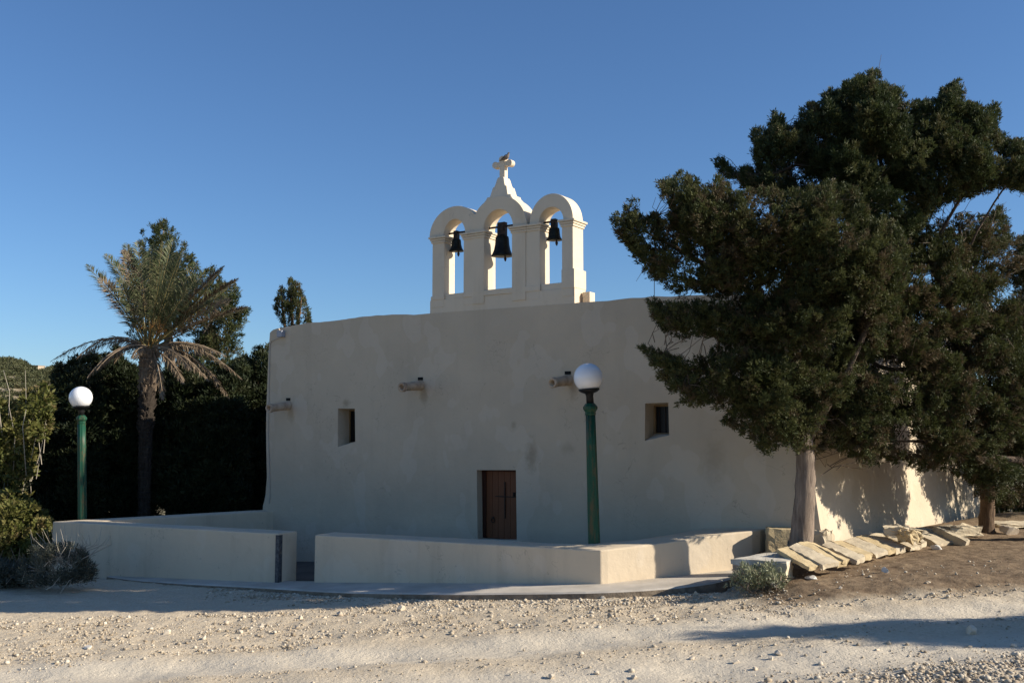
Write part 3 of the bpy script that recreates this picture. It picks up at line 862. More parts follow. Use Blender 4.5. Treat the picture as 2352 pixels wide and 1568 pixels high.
# dove on the cross
bx, bz = f3(920, 160, .15)
bp = FW(bx, .15, zc + .066)
dv = thing('dove', bp, 'grey dove perched on the arm of the stone cross', 'bird')
def bpt(ds, dz, dt=0.0): return FW(bx - .02 + ds * .86, .15 + dt * .86, zc + .064 + dz * .80)
mb = MB()
mb.tube([bpt(-.21, .015), bpt(-.15, .035), bpt(-.10, .050), bpt(-.04, .070), bpt(.02, .098), bpt(.055, .125), bpt(.072, .150), bpt(.082, .175), bpt(.092, .195), bpt(.105, .200), bpt(.118, .198)],
        [.006, .016, .030, .050, .058, .048, .032, .024, .026, .018, .006], 12)
M_DOVE = simple('dove_feathers', (0.16, 0.13, 0.11, 1), 0.8, 0, (0.24, 0.20, 0.17, 1), 30)
mb.build('body', M_DOVE, dv, True)
mb = MB(); mb.tube([bpt(.112, .199), bpt(.126, .197), bpt(.138, .192)], [.007, .005, .001], 6); mb.build('beak', M_COLLAR, dv)
mb = MB()
for s_ in (-1, 1):
    mb.tube([bpt(.045, .115, .045 * s_), bpt(-.01, .088, .056 * s_), bpt(-.09, .055, .040 * s_), bpt(-.15, .034, .018 * s_)], [.018, .034, .022, .004], 8, squash=.45)
mb.build('wings', simple('dove_wing', (0.10, 0.085, 0.075, 1), 0.8), dv, True)
mb = MB()
for s_ in (-1, 1): mb.tube([bpt(.02, .06, .022 * s_), bpt(.025, .0, .022 * s_)], .006, 6)
mb.build('legs', simple('dove_leg', (0.30, 0.12, 0.10, 1), 0.7), dv)

# ------------------------------------------------------------------ lamps
def lamp(base_px, top_px, glob_px, zb, Dpx, wb, wt, label, ang):
    b = at_z(base_px[0], base_px[1], zb)
    y = b[1]
    tp = at_y(top_px[0], top_px[1], y); gc = at_y(glob_px[0], glob_px[1], y)
    gr = Dpx / 2 / FPX * y * 1.0
    e = thing('street_lamp', tuple(b), label, 'street lamp')
    ax = (tp - b); L = np.linalg.norm(ax); ax /= L
    rb = wb / 2 / FPX * y; rt = wt / 2 / FPX * y
    def flute(an): return 1.0 - 0.09 * (0.5 + 0.5 * math.cos(10 * an)) ** 0.7
    mb = MB()
    mb.lathe(b - ax * 0.02, [(rb * 1.02, 0), (rb, .05), (rb * .97, L * .25), (rt * 1.06, L * .7), (rt, L * .925)], 80, ax=ax, wob=flute)
    mb.build('post', M_GREEN, e, True)
    cap = MB()
    capr = rt * 1.45
    cap.lathe(b - ax * .02, [(rt * .98, L * .915), (rt * 1.12, L * .93), (rt * 1.02, L * .938), (capr * .86, L * .952), (capr, L * .962), (capr, L * .978), (capr * .62, L + .005), (capr * .3, L + .01)], 8, ax=ax)
    cap.build('capital', M_GREEN, e)
    d2 = gc - tp; gd = np.linalg.norm(d2)
    nk = MB(); cup = gr * .74
    zc0 = gd - gr * .93
    nk.lathe(tp, [(gr * .26, -.02), (gr * .25, zc0 * .55), (gr * .30, zc0 * .8), (cup * .72, zc0 * .9), (cup * .97, zc0 + gr * .06), (cup, zc0 + gr * .15), (cup * .8, zc0 + gr * .2)], 24, ax=d2)
    nk.build('collar', M_COLLAR, e, True)
    gl = MB()
    pr = [(max(gr * math.sin(math.pi * i / 24), .002), -gr * math.cos(math.pi * i / 24)) for i in range(25)]
    gl.lathe(gc, pr, 40, ax=d2)
    gl.build('globe', M_GLOBE, e, True)
lamp((1365, 1253), (1355.5, 924), (1351, 867), ZT, 67, 28, 23, 'shaded globe lamp on a weathered green post before the chapel facade', 0)
lamp((189, 1192), (187, 952), (185.5, 913), ZT, 51, 20, 17.5, 'brightly sunlit globe lamp on a green post beside the palm', 0)

# ------------------------------------------------------------------ stones at right
def rocky(mb, c, r, mat=0, sq=0.7, seed=None, sub=2):
    bm = bmesh.new(); bmesh.ops.create_icosphere(bm, subdivisions=sub, radius=1.0)
    rs = np.random.default_rng(seed if seed is not None else random.randint(0, 10 ** 6))
    pl = rs.normal(0, 1, (9, 3)); pl /= np.linalg.norm(pl, axis=1)[:, None]; dd = rs.uniform(.42, .85, 9)
    V = np.array([v.co for v in bm.verts]); F = [[v.index for v in f.verts] for f in bm.faces]; bm.free()
    for n_, d_ in zip(pl, dd):
        k = V @ n_ - d_; V = V - np.where(k > 0, k, 0)[:, None] * n_
    V = V * np.array(r) if hasattr(r, '__len__') else V * np.array([r, r * rs.uniform(.7, 1.0), r * sq])
    an = rs.uniform(0, 6.28); ca, sa = math.cos(an), math.sin(an)
    V = np.stack([V[:, 0] * ca - V[:, 1] * sa, V[:, 0] * sa + V[:, 1] * ca, V[:, 2]], 1) + np.array(c)
    mb.add(V, F, mat)
def slab_from_quad(name, P, thick, mat, label, cat='stone slab', group=None, nx=10, ny=4, rough=.006):
    """P: TL TR BR BL world points of the upper face"""
    P = [np.array(p, float) for p in P]
    nrm = np.cross(P[1] - P[0], P[3] - P[0]); nrm /= np.linalg.norm(nrm)
    if nrm[2] > 0: nrm = -nrm
    vs = []; 
    for layer in (0, 1):
        for j in range(nx + 1):
            for i in range(ny + 1):
                u, v = i / ny, j / nx
                p = (P[0] * (1 - u) + P[1] * u) * (1 - v) + (P[3] * (1 - u) + P[2] * u) * v
                ed = 1.0 if (i in (0, ny) or j in (0, nx)) else .35
                vs.append(p + nrm * thick * layer + rng.normal(0, rough * ed, 3))
    n1 = (nx + 1) * (ny + 1); fs = []
    ix = lambda i, j, l: l * n1 + j * (ny + 1) + i
    for j in range(nx):
        for i in range(ny):
            fs.append([ix(i, j, 0), ix(i + 1, j, 0), ix(i + 1, j + 1, 0), ix(i, j + 1, 0)])
            fs.append([ix(i, j, 1), ix(i, j + 1, 1), ix(i + 1, j + 1, 1), ix(i + 1, j, 1)])
    for j in range(nx):
        for i in (0, ny): fs.append([ix(i, j, 0), ix(i, j + 1, 0), ix(i, j + 1, 1), ix(i, j, 1)])
    for i in range(ny):
        for j in (0, nx): fs.append([ix(i, j, 0), ix(i + 1, j, 0), ix(i + 1, j, 1), ix(i, j, 1)])
    c = sum(P) / 4 + nrm * thick
    e = thing(name, tuple(c), label, cat, group); 
    mb = MB(); mb.add(vs, fs); o = mb.build('slab_body', mat, e, False, 0.0)
    bpy.data.objects.remove(e)
    o.name = name; o.location = tuple(c); ORG[o.name] = c
    tag(o, label, cat, group)
    return o
z7 = lambda x, y: (1745.6 + 0.2578 * x, 955.5 + 0.2578 * y)     # zoom 7b -> picture
SL = [  # TL TR BR BL in zoom pixels, top depth, top z-of-left/right is solved from depth
    ((150, 1182), (248, 1160), (560, 1322), (440, 1345), 16.80, 16.25, 'yellow'),
    ((250, 1162), (334, 1124), (700, 1295), (562, 1322), 16.95, 16.35, 'pale'),
    ((336, 1122), (425, 1116), (788, 1278), (702, 1300), 17.25, 16.60, 'yellow'),
    ((432, 1114), (512, 1140), (800, 1278), (745, 1282), 17.45, 16.65, 'yellow'),
    ((552, 1140), (622, 1112), (940, 1245), (862, 1282), 17.75, 17.10, 'pale'),
    ((628, 1110), (728, 1108), (1008, 1222), (915, 1240), 18.15, 17.50, 'yellow'),
    ((735, 1108), (850, 1070), (1140, 1195), (1032, 1232), 18.45, 17.80, 'pale'),
    ((850, 1068), (935, 1058), (1215, 1180), (1145, 1195), 18.95, 18.20, 'yellow'),
    ((935, 1056), (1075, 1042), (1300, 1160), (1215, 1182), 19.25, 18.50, 'pale'),
    ((1076, 1040), (1168, 1028), (1435, 1150), (1345, 1172), 19.65, 18.80, 'pale'),
    ((1168, 1050), (1310, 1030), (1488, 1112), (1440, 1140), 19.85, 19.20, 'pale'),
    ((1310, 990), (1400, 990), (1690, 1118), (1580, 1138), 20.35, 19.50, 'pale'),
    ((1400, 990), (1545, 1000), (1770, 1098), (1695, 1118), 20.55, 19.80, 'pale'),
]
ords = ['first', 'second', 'third', 'fourth', 'fifth', 'sixth', 'seventh', 'eighth', 'ninth', 'tenth', 'eleventh', 'twelfth', 'thirteenth']
for i, (a, b, c, d, yt, yb, kind) in enumerate(SL):
    P = [at_y(*z7(*a), yt), at_y(*z7(*b), yt + .18), at_y(*z7(*c), yb + .22), at_y(*z7(*d), yb)]
    slab_from_quad('stone_slab', P, 0.065 + 0.02 * (i % 3), M_LIME if kind == 'yellow' else M_LIMEP,
                   ('%s %s limestone slab of the leaning row, counted from the bench block' % ('rough yellow' if kind == 'yellow' else 'smooth pale', ords[i])), 'stone slab', 'limestone slabs leaning along the tree bed')
P = [at_y(*z7(1550, 975), 20.4), at_y(*z7(1632, 992), 20.5), at_y(*z7(1872, 1098), 19.6), at_y(*z7(1838, 1112), 19.5)]
slab_from_quad('stone_slab', P, 0.22, M_LIMEP, 'thick limestone slab tilted over the far end of the leaning row', 'stone slab')
def block(name, c, sx, sy, sz, rz, mat, label, cat='stone block', jit=.02, sub=True):
    mb = MB()
    bm = bmesh.new(); bmesh.ops.create_cube(bm, size=1)
    bmesh.ops.subdivide_edges(bm, edges=bm.edges[:], cuts=4, use_grid_fill=True)
    ca, sa = math.cos(rz), math.sin(rz)
    V = []
    for v in bm.verts:
        x, y, z = v.co.x * sx, v.co.y * sy, v.co.z * sz
        e = sum(abs(q) > .49 for q in v.co)
        q = rng.normal(0, jit * (1.0 if e > 1 else .4), 3)
        V.append((c[0] + x * ca - y * sa + q[0], c[1] + x * sa + y * ca + q[1], c[2] + z + q[2]))
    F = [[v.index for v in f.verts] for f in bm.faces]; bm.free()
    mb.add(V, F)
    o = mb.build(name, mat)
    me = o.data; cc = np.array(c) - np.array([0, 0, sz / 2])
    me.transform(__import__('mathutils').Matrix.Translation(-Vector(cc)))
    o.location = cc
    return tag(o, label, cat)
# bench: flat slab on two blocks
P = [at_y(1757, 1268, 17.35), at_y(1834, 1272, 17.1), at_y(1808, 1289, 16.3), at_y(1678, 1284, 16.6)]
slab_from_quad('bench_slab', P, 0.085, M_LIMEG, 'flat grey stone slab laid as a low bench before the leaning slabs', 'stone slab', None, 8, 6, .007)
p = at_y(1782, 1303, 16.6); block('stone_block', (p[0], p[1], p[2] - .04), .46, .50, .30, -.5, M_LIMEP, 'sunlit pale block holding up the lit end of the bench slab')
p = at_y(1722, 1310, 16.95); block('stone_block', (p[0], p[1], p[2] - .05), .28, .35, .28, -.4, M_LIMEG, 'shaded block behind the silvery bush under the bench slab')
p = at_y(1794, 1241, 18.62); block('stone_block', (p[0], p[1], p[2]), .50, .40, .46, -.1, M_LIME, 'buff ashlar block between the cream wall end and the near trunk', 'stone block', .008)
p = at_y(1892, 1235, 18.35); block('stone_block', (p[0], p[1], p[2] - .05), .26, .3, .36, .3, M_LIMEP, 'small whitish block at the right foot of the near trunk')
p = at_y(2205, 1218, 21.0); block('stone_block', (p[0], p[1], p[2]), .75, .4, .2, .25, M_LIMEP, 'flat pale block on the ground just before the far trunk')
p = at_y(*z7(1215, 1030), 19.0); block('stone_block', (p[0], p[1], p[2] + .02), .42, .3, .16, -.4, M_LIMEP, 'flat shaded stone lying on top of the leaning slabs')
p = at_y(*z7(1330, 1065), 18.75); block('stone_block', (p[0], p[1], p[2] + .0), .34, .3, .2, .5, M_LIME, 'rounded yellow stone lying on top of the leaning slabs', 'stone block', .03)
p = at_y(*z7(2270, 965), 22.5); block('stone_slab', (p[0], p[1], p[2]), 1.3, .7, .10, .1, M_LIMEP, 'wide flat slab lying beyond the far trunk at the picture edge', 'stone slab')

def rock_thing(px, py, y, r, label, mat=M_ROCK, group=None, sq=.7, name='rock', seed=None):
    p = at_y(px, py, y); z = float(terrain(p[0], p[1])) if y < 17 else p[2]
    mb = MB(); rocky(mb, (0, 0, r * sq * .45), r, 0, sq, seed, 3)
    o = mb.build(name, mat); o.location = (p[0], p[1], z)
    return tag(o, label, 'rock', group)
def on_ground(px, py):
    z = 0.0
    for _ in range(25):
        p = at_z(px, py, z); z = .5 * z + .5 * float(terrain(p[0], p[1]))
    return p[0], p[1], float(terrain(p[0], p[1]))
def rock_g(px, py, wpx, label, mat=M_ROCK, group=None, sq=.7, seed=None):
    x, y, z = on_ground(px, py); r = wpx / 2 / FPX * y * 1.12
    mb = MB(); rocky(mb, (0, 0, r * sq * .5), r, 0, sq, seed, 3)
    o = mb.build('rock', mat); o.location = (x, y, z)
    return tag(o, label, 'rock', group)
rock_g(2035, 1315, 20, 'round white rock alone on the brown bank', M_WROCK, None, .85, 5)
rock_g(1864, 1330, 32, 'long flat white rock where bank meets road', M_WROCK, None, .35, 6)
rock_g(1781, 1349, 24, 'pale rock at the foot of the silvery bush', M_WROCK, None, .75, 7)
rock_g(2233, 1455, 26, 'buff rock at the lower edge of the road shadow', M_ROCK, None, .95, 28)
rock_g(202, 1489, 18, 'whitish rock nearest the lower left corner of the road', M_WROCK, None, .6, 9)
rock_g(2316, 1226, 52, 'craggy pale rock on the bank to the right of the far trunk', M_ROCK, None, .5, 3)
rock_g(2232, 1222, 30, 'knobbly pale rock pressed against the foot of the far trunk', M_ROCK, None, .6, 4)
rock_g(2150, 1262, 24, 'bright white rock at the low end of the leaning slabs', M_WROCK, None, .6, 12)
for px, py, w in [(780, 1412, 18), (922, 1402, 18), (552, 1454, 15), (682, 1441, 14), (385, 1456, 17), (240, 1433, 13), (600, 1440, 12), (632, 1454, 12), (985, 1404, 12), (745, 1422, 12),
                  (520, 1432, 13), (165, 1460, 11), (470, 1466, 12), (1300, 1374, 14), (1385, 1374, 14), (1463, 1367, 14), (1495, 1363, 12), (1600, 1365, 12), (1265, 1555, 18), (1370, 1548, 14),
                  (1590, 1513, 13), (1690, 1522, 16), (1735, 1536, 16), (1885, 1526, 15), (1788, 1502, 18), (1770, 1514, 14), (2075, 1555, 14), (2330, 1485, 15), (1455, 1558, 15), (1335, 1502, 11), (1518, 1476, 10), (2015, 1493, 12), (1930, 1351, 10), (690, 1420, 14), (560, 1418, 12)]:
    rock_g(px, py, w, 'small buff limestone rock lying loose in the road gravel', M_ROCK, 'small loose rocks on the gravel road', random.uniform(.55, .85))

# gravel: countless pebbles, one object
def pebbles():
    bm = bmesh.new(); bmesh.ops.create_icosphere(bm, subdivisions=1, radius=1.0)
    T = np.array([v.co for v in bm.verts]); TF = np.array([[v.index for v in f.verts] for f in bm.faces]); bm.free()
    N = 120000
    x = rng.uniform(-9.5, 10, N); y = rng.uniform(8.8, 17.6, N)
    nb = N // 4; x[:nb] = rng.uniform(-2.5, 7.5, nb); y[:nb] = 9.9 + .12 * x[:nb] + rng.normal(0, .75, nb); y[:nb] = np.clip(y[:nb], 8.9, 12.4)
    kx = rng.uniform(-6, 5, N // 8); x[nb:nb + N // 8] = kx; y[nb:nb + N // 8] = np.interp(kx, [q[0] for q in po], [q[1] for q in po]) - np.abs(rng.normal(.05, .45, N // 8))
    yy = y - 0.06 * x + 0.25 * np.sin(x * .7) + 0.15 * np.sin(x * 1.9 + 1)
    p = np.full(N, .07)
    p = np.where(yy > 14.45, .95, p); p = np.where((yy > 12.35) & (yy < 13.05), .6, p); p = np.where(yy < 10.75, 1.0, p)
    p = np.where((x > -3) & (yy < 11.9) & (yy > 10.6), np.maximum(p, .75 - .55 * (yy - 10.6) / 1.3), p)
    p *= .55 + .45 * (np.sin(x * 1.7 + y * 2.3) * np.sin(x * .8 - y * 1.9) > -.2)
    tz = terrain(x, y)
    ok = rng.uniform(0, 1, N) < p
    # keep off the pavement and bank
    pk = np.interp(x, [q[0] for q in po], [q[1] for q in po]) - .05
    ok &= (y < pk) | (x > 4.3)
    ok &= ~((x > 4.3) & (y > 15.3) & (rng.uniform(0, 1, N) > .12))
    x, y, tz = x[ok], y[ok], tz[ok]; n = len(x)
    r = (1 + .35 * (rng.uniform(0, 1, n) < .1)) * np.exp(rng.normal(math.log(.0062), .62, n)); r = (1 + .55 * sstep(-4, 0, x) * (1 - sstep(10.2, 11.5, y - .06 * x))) * np.where(y - .06 * x > 14.4, 1.25, 1.0) * r; r = np.clip(r, .003, .042)
    ang = rng.uniform(0, 6.28, n); sx = rng.uniform(.75, 1.3, n); sz = rng.uniform(.5, .9, n)
    jit = rng.uniform(.72, 1.15, (n, len(T), 1))
    V = T[None] * jit * r[:, None, None]
    X = V[:, :, 0] * sx[:, None]; Yv = V[:, :, 1]; Zv = V[:, :, 2] * sz[:, None]
    c, s = np.cos(ang)[:, None], np.sin(ang)[:, None]
    V = np.stack([X * c - Yv * s + x[:, None], X * s + Yv * c + y[:, None], Zv + tz[:, None] + (r * sz * .35)[:, None]], -1)
    F = (TF[None] + (np.arange(n) * len(T))[:, None, None]).reshape(-1, 3)
    me = bpy.data.meshes.new('gravel')
    me.vertices.add(n * len(T)); me.loops.add(F.size); me.polygons.add(len(F))
    me.vertices.foreach_set('co', V.reshape(-1).astype(np.float32)); me.loops.foreach_set('vertex_index', F.reshape(-1).astype(np.int32))
    me.polygons.foreach_set('loop_start', np.arange(len(F), dtype=np.int32) * 3); me.polygons.foreach_set('loop_total', np.full(len(F), 3, dtype=np.int32))
    me.update(calc_edges=True)
    a = me.attributes.new('tint', 'FLOAT', 'FACE'); a.data.foreach_set('value', np.repeat(rng.uniform(0, 1, n), len(TF)).astype(np.float32))
    t = NT('pebble_stone'); at = t.n('ShaderNodeAttribute'); at.attribute_name = 'tint'
    me.materials.append(t.done(t.ramp(at.outputs['Fac'], [(0, (0.30, .235, .16, 1)), (.5, (.46, .38, .275, 1)), (1, (.60, .53, .42, 1))]), .95))
    tag(link(bpy.data.objects.new('gravel', me)), 'loose pale gravel scattered over the road', 'gravel', None, 'stuff')
pebbles()

# ------------------------------------------------------------------ foliage machinery
def in_poly(P, x, y):
    P = np.array(P, float); c = np.zeros(len(x), bool); j = len(P) - 1
    for i in range(len(P)):
        xi, yi = P[i]; xj, yj = P[j]
        m_ = ((yi > y) != (yj > y)) & (x < (xj - xi) * (y - yi) / (yj - yi + 1e-12) + xi)
        c ^= m_; j = i
    return c
def edge_dist(P, x, y):
    P = np.array(P, float); d = np.full(len(x), 1e9)
    for i in range(len(P)):
        a = P[i]; b = P[(i + 1) % len(P)]; ab = b - a; L2 = ab @ ab + 1e-9
        k = np.clip(((x - a[0]) * ab[0] + (y - a[1]) * ab[1]) / L2, 0, 1)
        d = np.minimum(d, np.hypot(x - a[0] - k * ab[0], y - a[1] - k * ab[1]))
    return d
def blades(C, AX, L, Wd, spread, per, droop=0.0):
    """fan `per` narrow diamond blades from each tuft centre"""
    n = len(C)
    C = np.repeat(C, per, 0); AX = np.repeat(AX, per, 0); L = np.repeat(L, per); Wd = np.repeat(Wd, per)
    D = AX + rng.normal(0, spread, C.shape); D[:, 2] -= droop
    D /= np.linalg.norm(D, axis=1)[:, None] + 1e-9
    Q = rng.normal(0, 1, C.shape); Wv = np.cross(D, Q); Wv /= np.linalg.norm(Wv, axis=1)[:, None] + 1e-9
    l = L * rng.uniform(.6, 1.25, len(C)); w = Wd * rng.uniform(.7, 1.3, len(C))
    b = C + rng.normal(0, .25, C.shape) * L[:, None]
    tip = b + D * l[:, None]; mid = b + D * (l * .5)[:, None]
    return np.stack([b, mid + Wv * (w / 2)[:, None], tip, mid - Wv * (w / 2)[:, None]], 1)
def crown(name, parent, mat, polys, Y0, T, clumps, holes=(), L=.12, Wd=.032, per=8, tufts=26, rmax=.34, ydep=None, up=.35, shell=.45, gap=.06, edge=1.0, brown=.0, droop=0.0, Dk=1.0, anchors=None):
    mpp = Y0 / FPX
    allx = np.concatenate([np.array(P)[:, 0] for P in polys]); ally = np.concatenate([np.array(P)[:, 1] for P in polys])
    clumps = int(clumps * 2.6); n = clumps * 14
    x = rng.uniform(allx.min(), allx.max(), n); y = rng.uniform(ally.min(), ally.max(), n)
    ins = np.zeros(n, bool); d = np.zeros(n)
    for P in polys:
        q = in_poly(P, x, y); ins |= q
        d = np.maximum(d, np.where(q, edge_dist(P, x, y), 0))
    kv = rng.normal(0, 1, (7, 3)); kv /= np.linalg.norm(kv, axis=1)[:, None]; kv *= (2 * math.pi / rng.uniform(.7, 1.7, 7))[:, None]; kv[:, 2] *= 2.4; ph = rng.uniform(0, 6.28, 7)
    for P in holes: 
        q = in_poly(P, x, y); ins &= ~q
        d = np.minimum(d, edge_dist(P, x, y))
    x, y, d = x[ins][:clumps], y[ins][:clumps], d[ins][:clumps] * mpp
    n = len(x)
    k = np.clip(d / (T * Dk), 0, 1)
    h = T * np.sqrt(1 - (1 - k) ** 2)
    off = np.sign(rng.uniform(-1, 1, n)) * rng.uniform(0, 1, n) ** shell * h
    yc = Y0 + (ydep(x, y) if ydep is not None else 0) + off
    C = np.stack([at_y(a, b, c) for a, b, c in zip(x, y, yc)])
    nzv = np.sin(C @ kv.T + ph).sum(1) / 7
    keep = (nzv > gap) | (d < .16)
    if anchors is not None: keep &= rng.uniform(0, 1, n) < np.clip(.5 + d * 1.4, 0, 1)
    C, d, x, y = C[keep], d[keep], x[keep], y[keep]; n = len(C)
    if anchors is not None:
        AN = np.array(anchors, float)
        outv = C - AN[np.argmin(np.linalg.norm(C[:, None, :] - AN[None], axis=2), axis=1)]
        outv /= np.linalg.norm(outv, axis=1)[:, None] + 1e-6
        ax = outv * .75 + np.array([0, 0, up]) + rng.normal(0, .28, C.shape)
        ax /= np.linalg.norm(ax, axis=1)[:, None]
        Ls = np.clip(.14 + d * 1.0, .16, rmax * 2.0) * rng.uniform(.7, 1.2, n)
        nt = np.maximum(5, (tufts * (Ls / (rmax * 2.0))).astype(int))
        rep = np.repeat(np.arange(n), nt); u = rng.uniform(0, 1, len(rep))
        g = rng.normal(0, 1, (len(rep), 3)); g -= ax[rep] * (g * ax[rep]).sum(1)[:, None]; g /= np.linalg.norm(g, axis=1)[:, None]
        Ls = Ls * np.where(d < .30, 1.35, 1.0)
        rad = (np.where(d < .30, .20, .30)[rep] * Ls[rep] * (1.12 - u) ** .8) * rng.uniform(.15, 1, len(rep)) ** .5
        TC = C[rep] + ax[rep] * ((u - .45) * Ls[rep])[:, None] + g * rad[:, None]
        AX = ax[rep] * .8 + g * .55 + np.array([0, 0, .12])
    else:
        r = np.clip(d * .85 * edge, .07, rmax) * rng.uniform(.75, 1.15, n)
        nt = np.maximum(5, (tufts * (r / rmax) ** 2).astype(int))
        rep = np.repeat(np.arange(n), nt)
        g = rng.normal(0, 1, (len(rep), 3)); g /= np.linalg.norm(g, axis=1)[:, None]
        rr = rng.uniform(.25, 1, len(rep)) ** .5
        TC = C[rep] + g * (rr * r[rep])[:, None] * np.array([1, 1, .72])
        AX = g * .6 + np.array([0, 0, up]) + rng.normal(0, .25, g.shape)
    AX /= np.linalg.norm(AX, axis=1)[:, None]
    V = blades(TC, AX, np.full(len(TC), L), np.full(len(TC), Wd), .42, per, droop)
    ct = rng.uniform(0, 1, n)[rep]; tt = np.clip(.80 * ct + .20 * rng.uniform(0, 1, len(rep)), 0, 1)
    tint = np.clip(np.repeat(tt, per) + rng.normal(0, .06, len(tt) * per) + brown, 0, 1)
    o = blades_object(name, V, tint, mat, parent)
    return o, C
def branches(name, parent, mat, stems, C=None, twigs=0, tw_r=.012, k=9, bmat=None):
    pts = []
    tmb, bmb = MB(), MB()
    for si, (P, r) in enumerate(stems):
        P = [np.array(p, float) for p in P]
        Q = []
        for i in range(len(P) - 1):
            for s in range(4):
                u = s / 4; p0 = P[max(i - 1, 0)]; p1 = P[i]; p2 = P[i + 1]; p3 = P[min(i + 2, len(P) - 1)]
                Q.append(.5 * ((2 * p1) + (-p0 + p2) * u + (2 * p0 - 5 * p1 + 4 * p2 - p3) * u * u + (-p0 + 3 * p1 - 3 * p2 + p3) * u ** 3))
        Q.append(P[-1])
        rr = np.interp(np.linspace(0, 1, len(Q)), np.linspace(0, 1, len(r)), r)
        Q = [q + rng.normal(0, .012 if rr[i] < .1 else .003, 3) for i, q in enumerate(Q)]
        (tmb if si == 0 or bmat is None else bmb).tube(Q, list(rr), k if rr[0] > .05 else 6, jit=.07)
        pts += Q[2:]
    o = tmb.build(name, mat, parent, True)
    if bmat is not None and bmb.n: bmb.build('branches', bmat, parent, True)
    if C is not None and twigs:
        pts = np.array(pts); mb = MB()
        for c in C[rng.choice(len(C), min(twigs, len(C)), False)]:
            c = c + rng.normal(0, .12, 3)
            a = pts[np.argmin(np.linalg.norm(pts - c, axis=1) + rng.uniform(0, .5, len(pts)))]
            a = a + (c - a) * rng.uniform(.0, .45)
            m1 = a * .6 + c * .4 + rng.normal(0, .08, 3); m2 = a * .25 + c * .75 + rng.normal(0, .08, 3); m2[2] -= .06
            mb.tube([a, (a + m1) / 2 + rng.normal(0, .03, 3), m1, m2, c], [tw_r * 1.4, tw_r * 1.3, tw_r, tw_r * .8, tw_r * .5], 4, caps=False)
        mb.build('twigs', M_DTWIG, parent, True)['kind'] = 'stuff'
    return o
z6 = lambda x, y: (1360 + .4337 * x, 147 + .4337 * y)
P6 = lambda L_: [z6(*p) for p in L_]

# near cypress
nc_base = at_y(1839, 1252, 17.7)
nc = thing('cypress_tree', tuple(nc_base), 'leaning dark cypress with a bare grey trunk at the chapel corner', 'tree')
poly1 = P6([(80, 815), (130, 832), (172, 800), (190, 760), (245, 740), (262, 800), (300, 832), (360, 800), (385, 840), (430, 800), (385, 720), (350, 690), (335, 650), (420, 630), (480, 600), (530, 580), (552, 622), (580, 655), (640, 660),
            (655, 608), (715, 640), (760, 705), (880, 680), (930, 670), (1020, 710), (1090, 690), (1220, 650), (1370, 672), (1440, 770), (1500, 840), (1620, 870), (1680, 1000), (1640, 1200), (1560, 1350), (1500, 1568),
            (1000, 1568), (700, 1540), (760, 1420), (650, 1300), (640, 1230), (560, 1190), (450, 1220), (380, 1190), (330, 1120), (310, 1150), (300, 1085), (240, 1050), (235, 1010), (195, 970), (150, 950), (125, 900)])
B2 = lambda x, y: (1433 + .2109 * x, 588 + .2109 * y)
poly2 = [B2(*p) for p in [(270, 505), (340, 500), (460, 545), (700, 535), (1000, 480), (1300, 600), (1500, 800), (1700, 1000), (1500, 1100), (1300, 950), (1000, 960), (900, 870), (800, 960), (760, 900), (690, 940), (640, 880), (560, 940), (520, 890), (590, 850), (430, 820), (370, 740), (350, 690), (290, 640), (370, 590)]]
poly3 = [(1473, 806), (1492, 797), (1520, 805), (1530, 822), (1560, 828), (1590, 830), (1625, 824), (1660, 800), (1720, 780), (1800, 800), (1900, 820), (2010, 850), (2050, 950), (2040, 1055), (1965, 1050), (1900, 1028), (1870, 1042), (1825, 1036), (1775, 1032), (1758, 1045), (1742, 1030), (1728, 1008), (1718, 985),
         (1690, 988), (1672, 970), (1660, 942), (1620, 930), (1575, 932), (1560, 905), (1530, 890), (1525, 868), (1505, 850), (1492, 830), (1480, 822)]
holes1 = [P6([(860, 1180), (960, 1185), (940, 1240), (870, 1225)]), P6([(450, 935), (480, 940), (470, 970), (452, 960)]), [(1600, 690), (1700, 676), (1712, 684), (1640, 700)]]
yd1 = lambda x, y: -.6 + (x - 1750) * .0006
o_, C1 = crown('crown', nc, M_CYP, [poly1, poly2, poly3], 17.0, 1.05, 1800, holes1, ydep=lambda x, y: (y - 800) * .0016 + np.clip((x - 1780) * .005, 0, 1.1) * sstep(720, 880, y), tufts=27, per=12, up=.5, L=.070, Wd=.016, rmax=.29, gap=.02, anchors=[at_y(1848, 1030, 17.6), at_y(1822, 850, 17.5), at_y(1750, 700, 17.3), at_y(1700, 655, 17.3), at_y(1745, 620, 17.2), at_y(1900, 800, 17.6), at_y(1960, 700, 17.5), at_y(1660, 760, 17.6), at_y(1680, 870, 17.3)])
zc_ = lambda px, py, y: at_y(px, py, y)
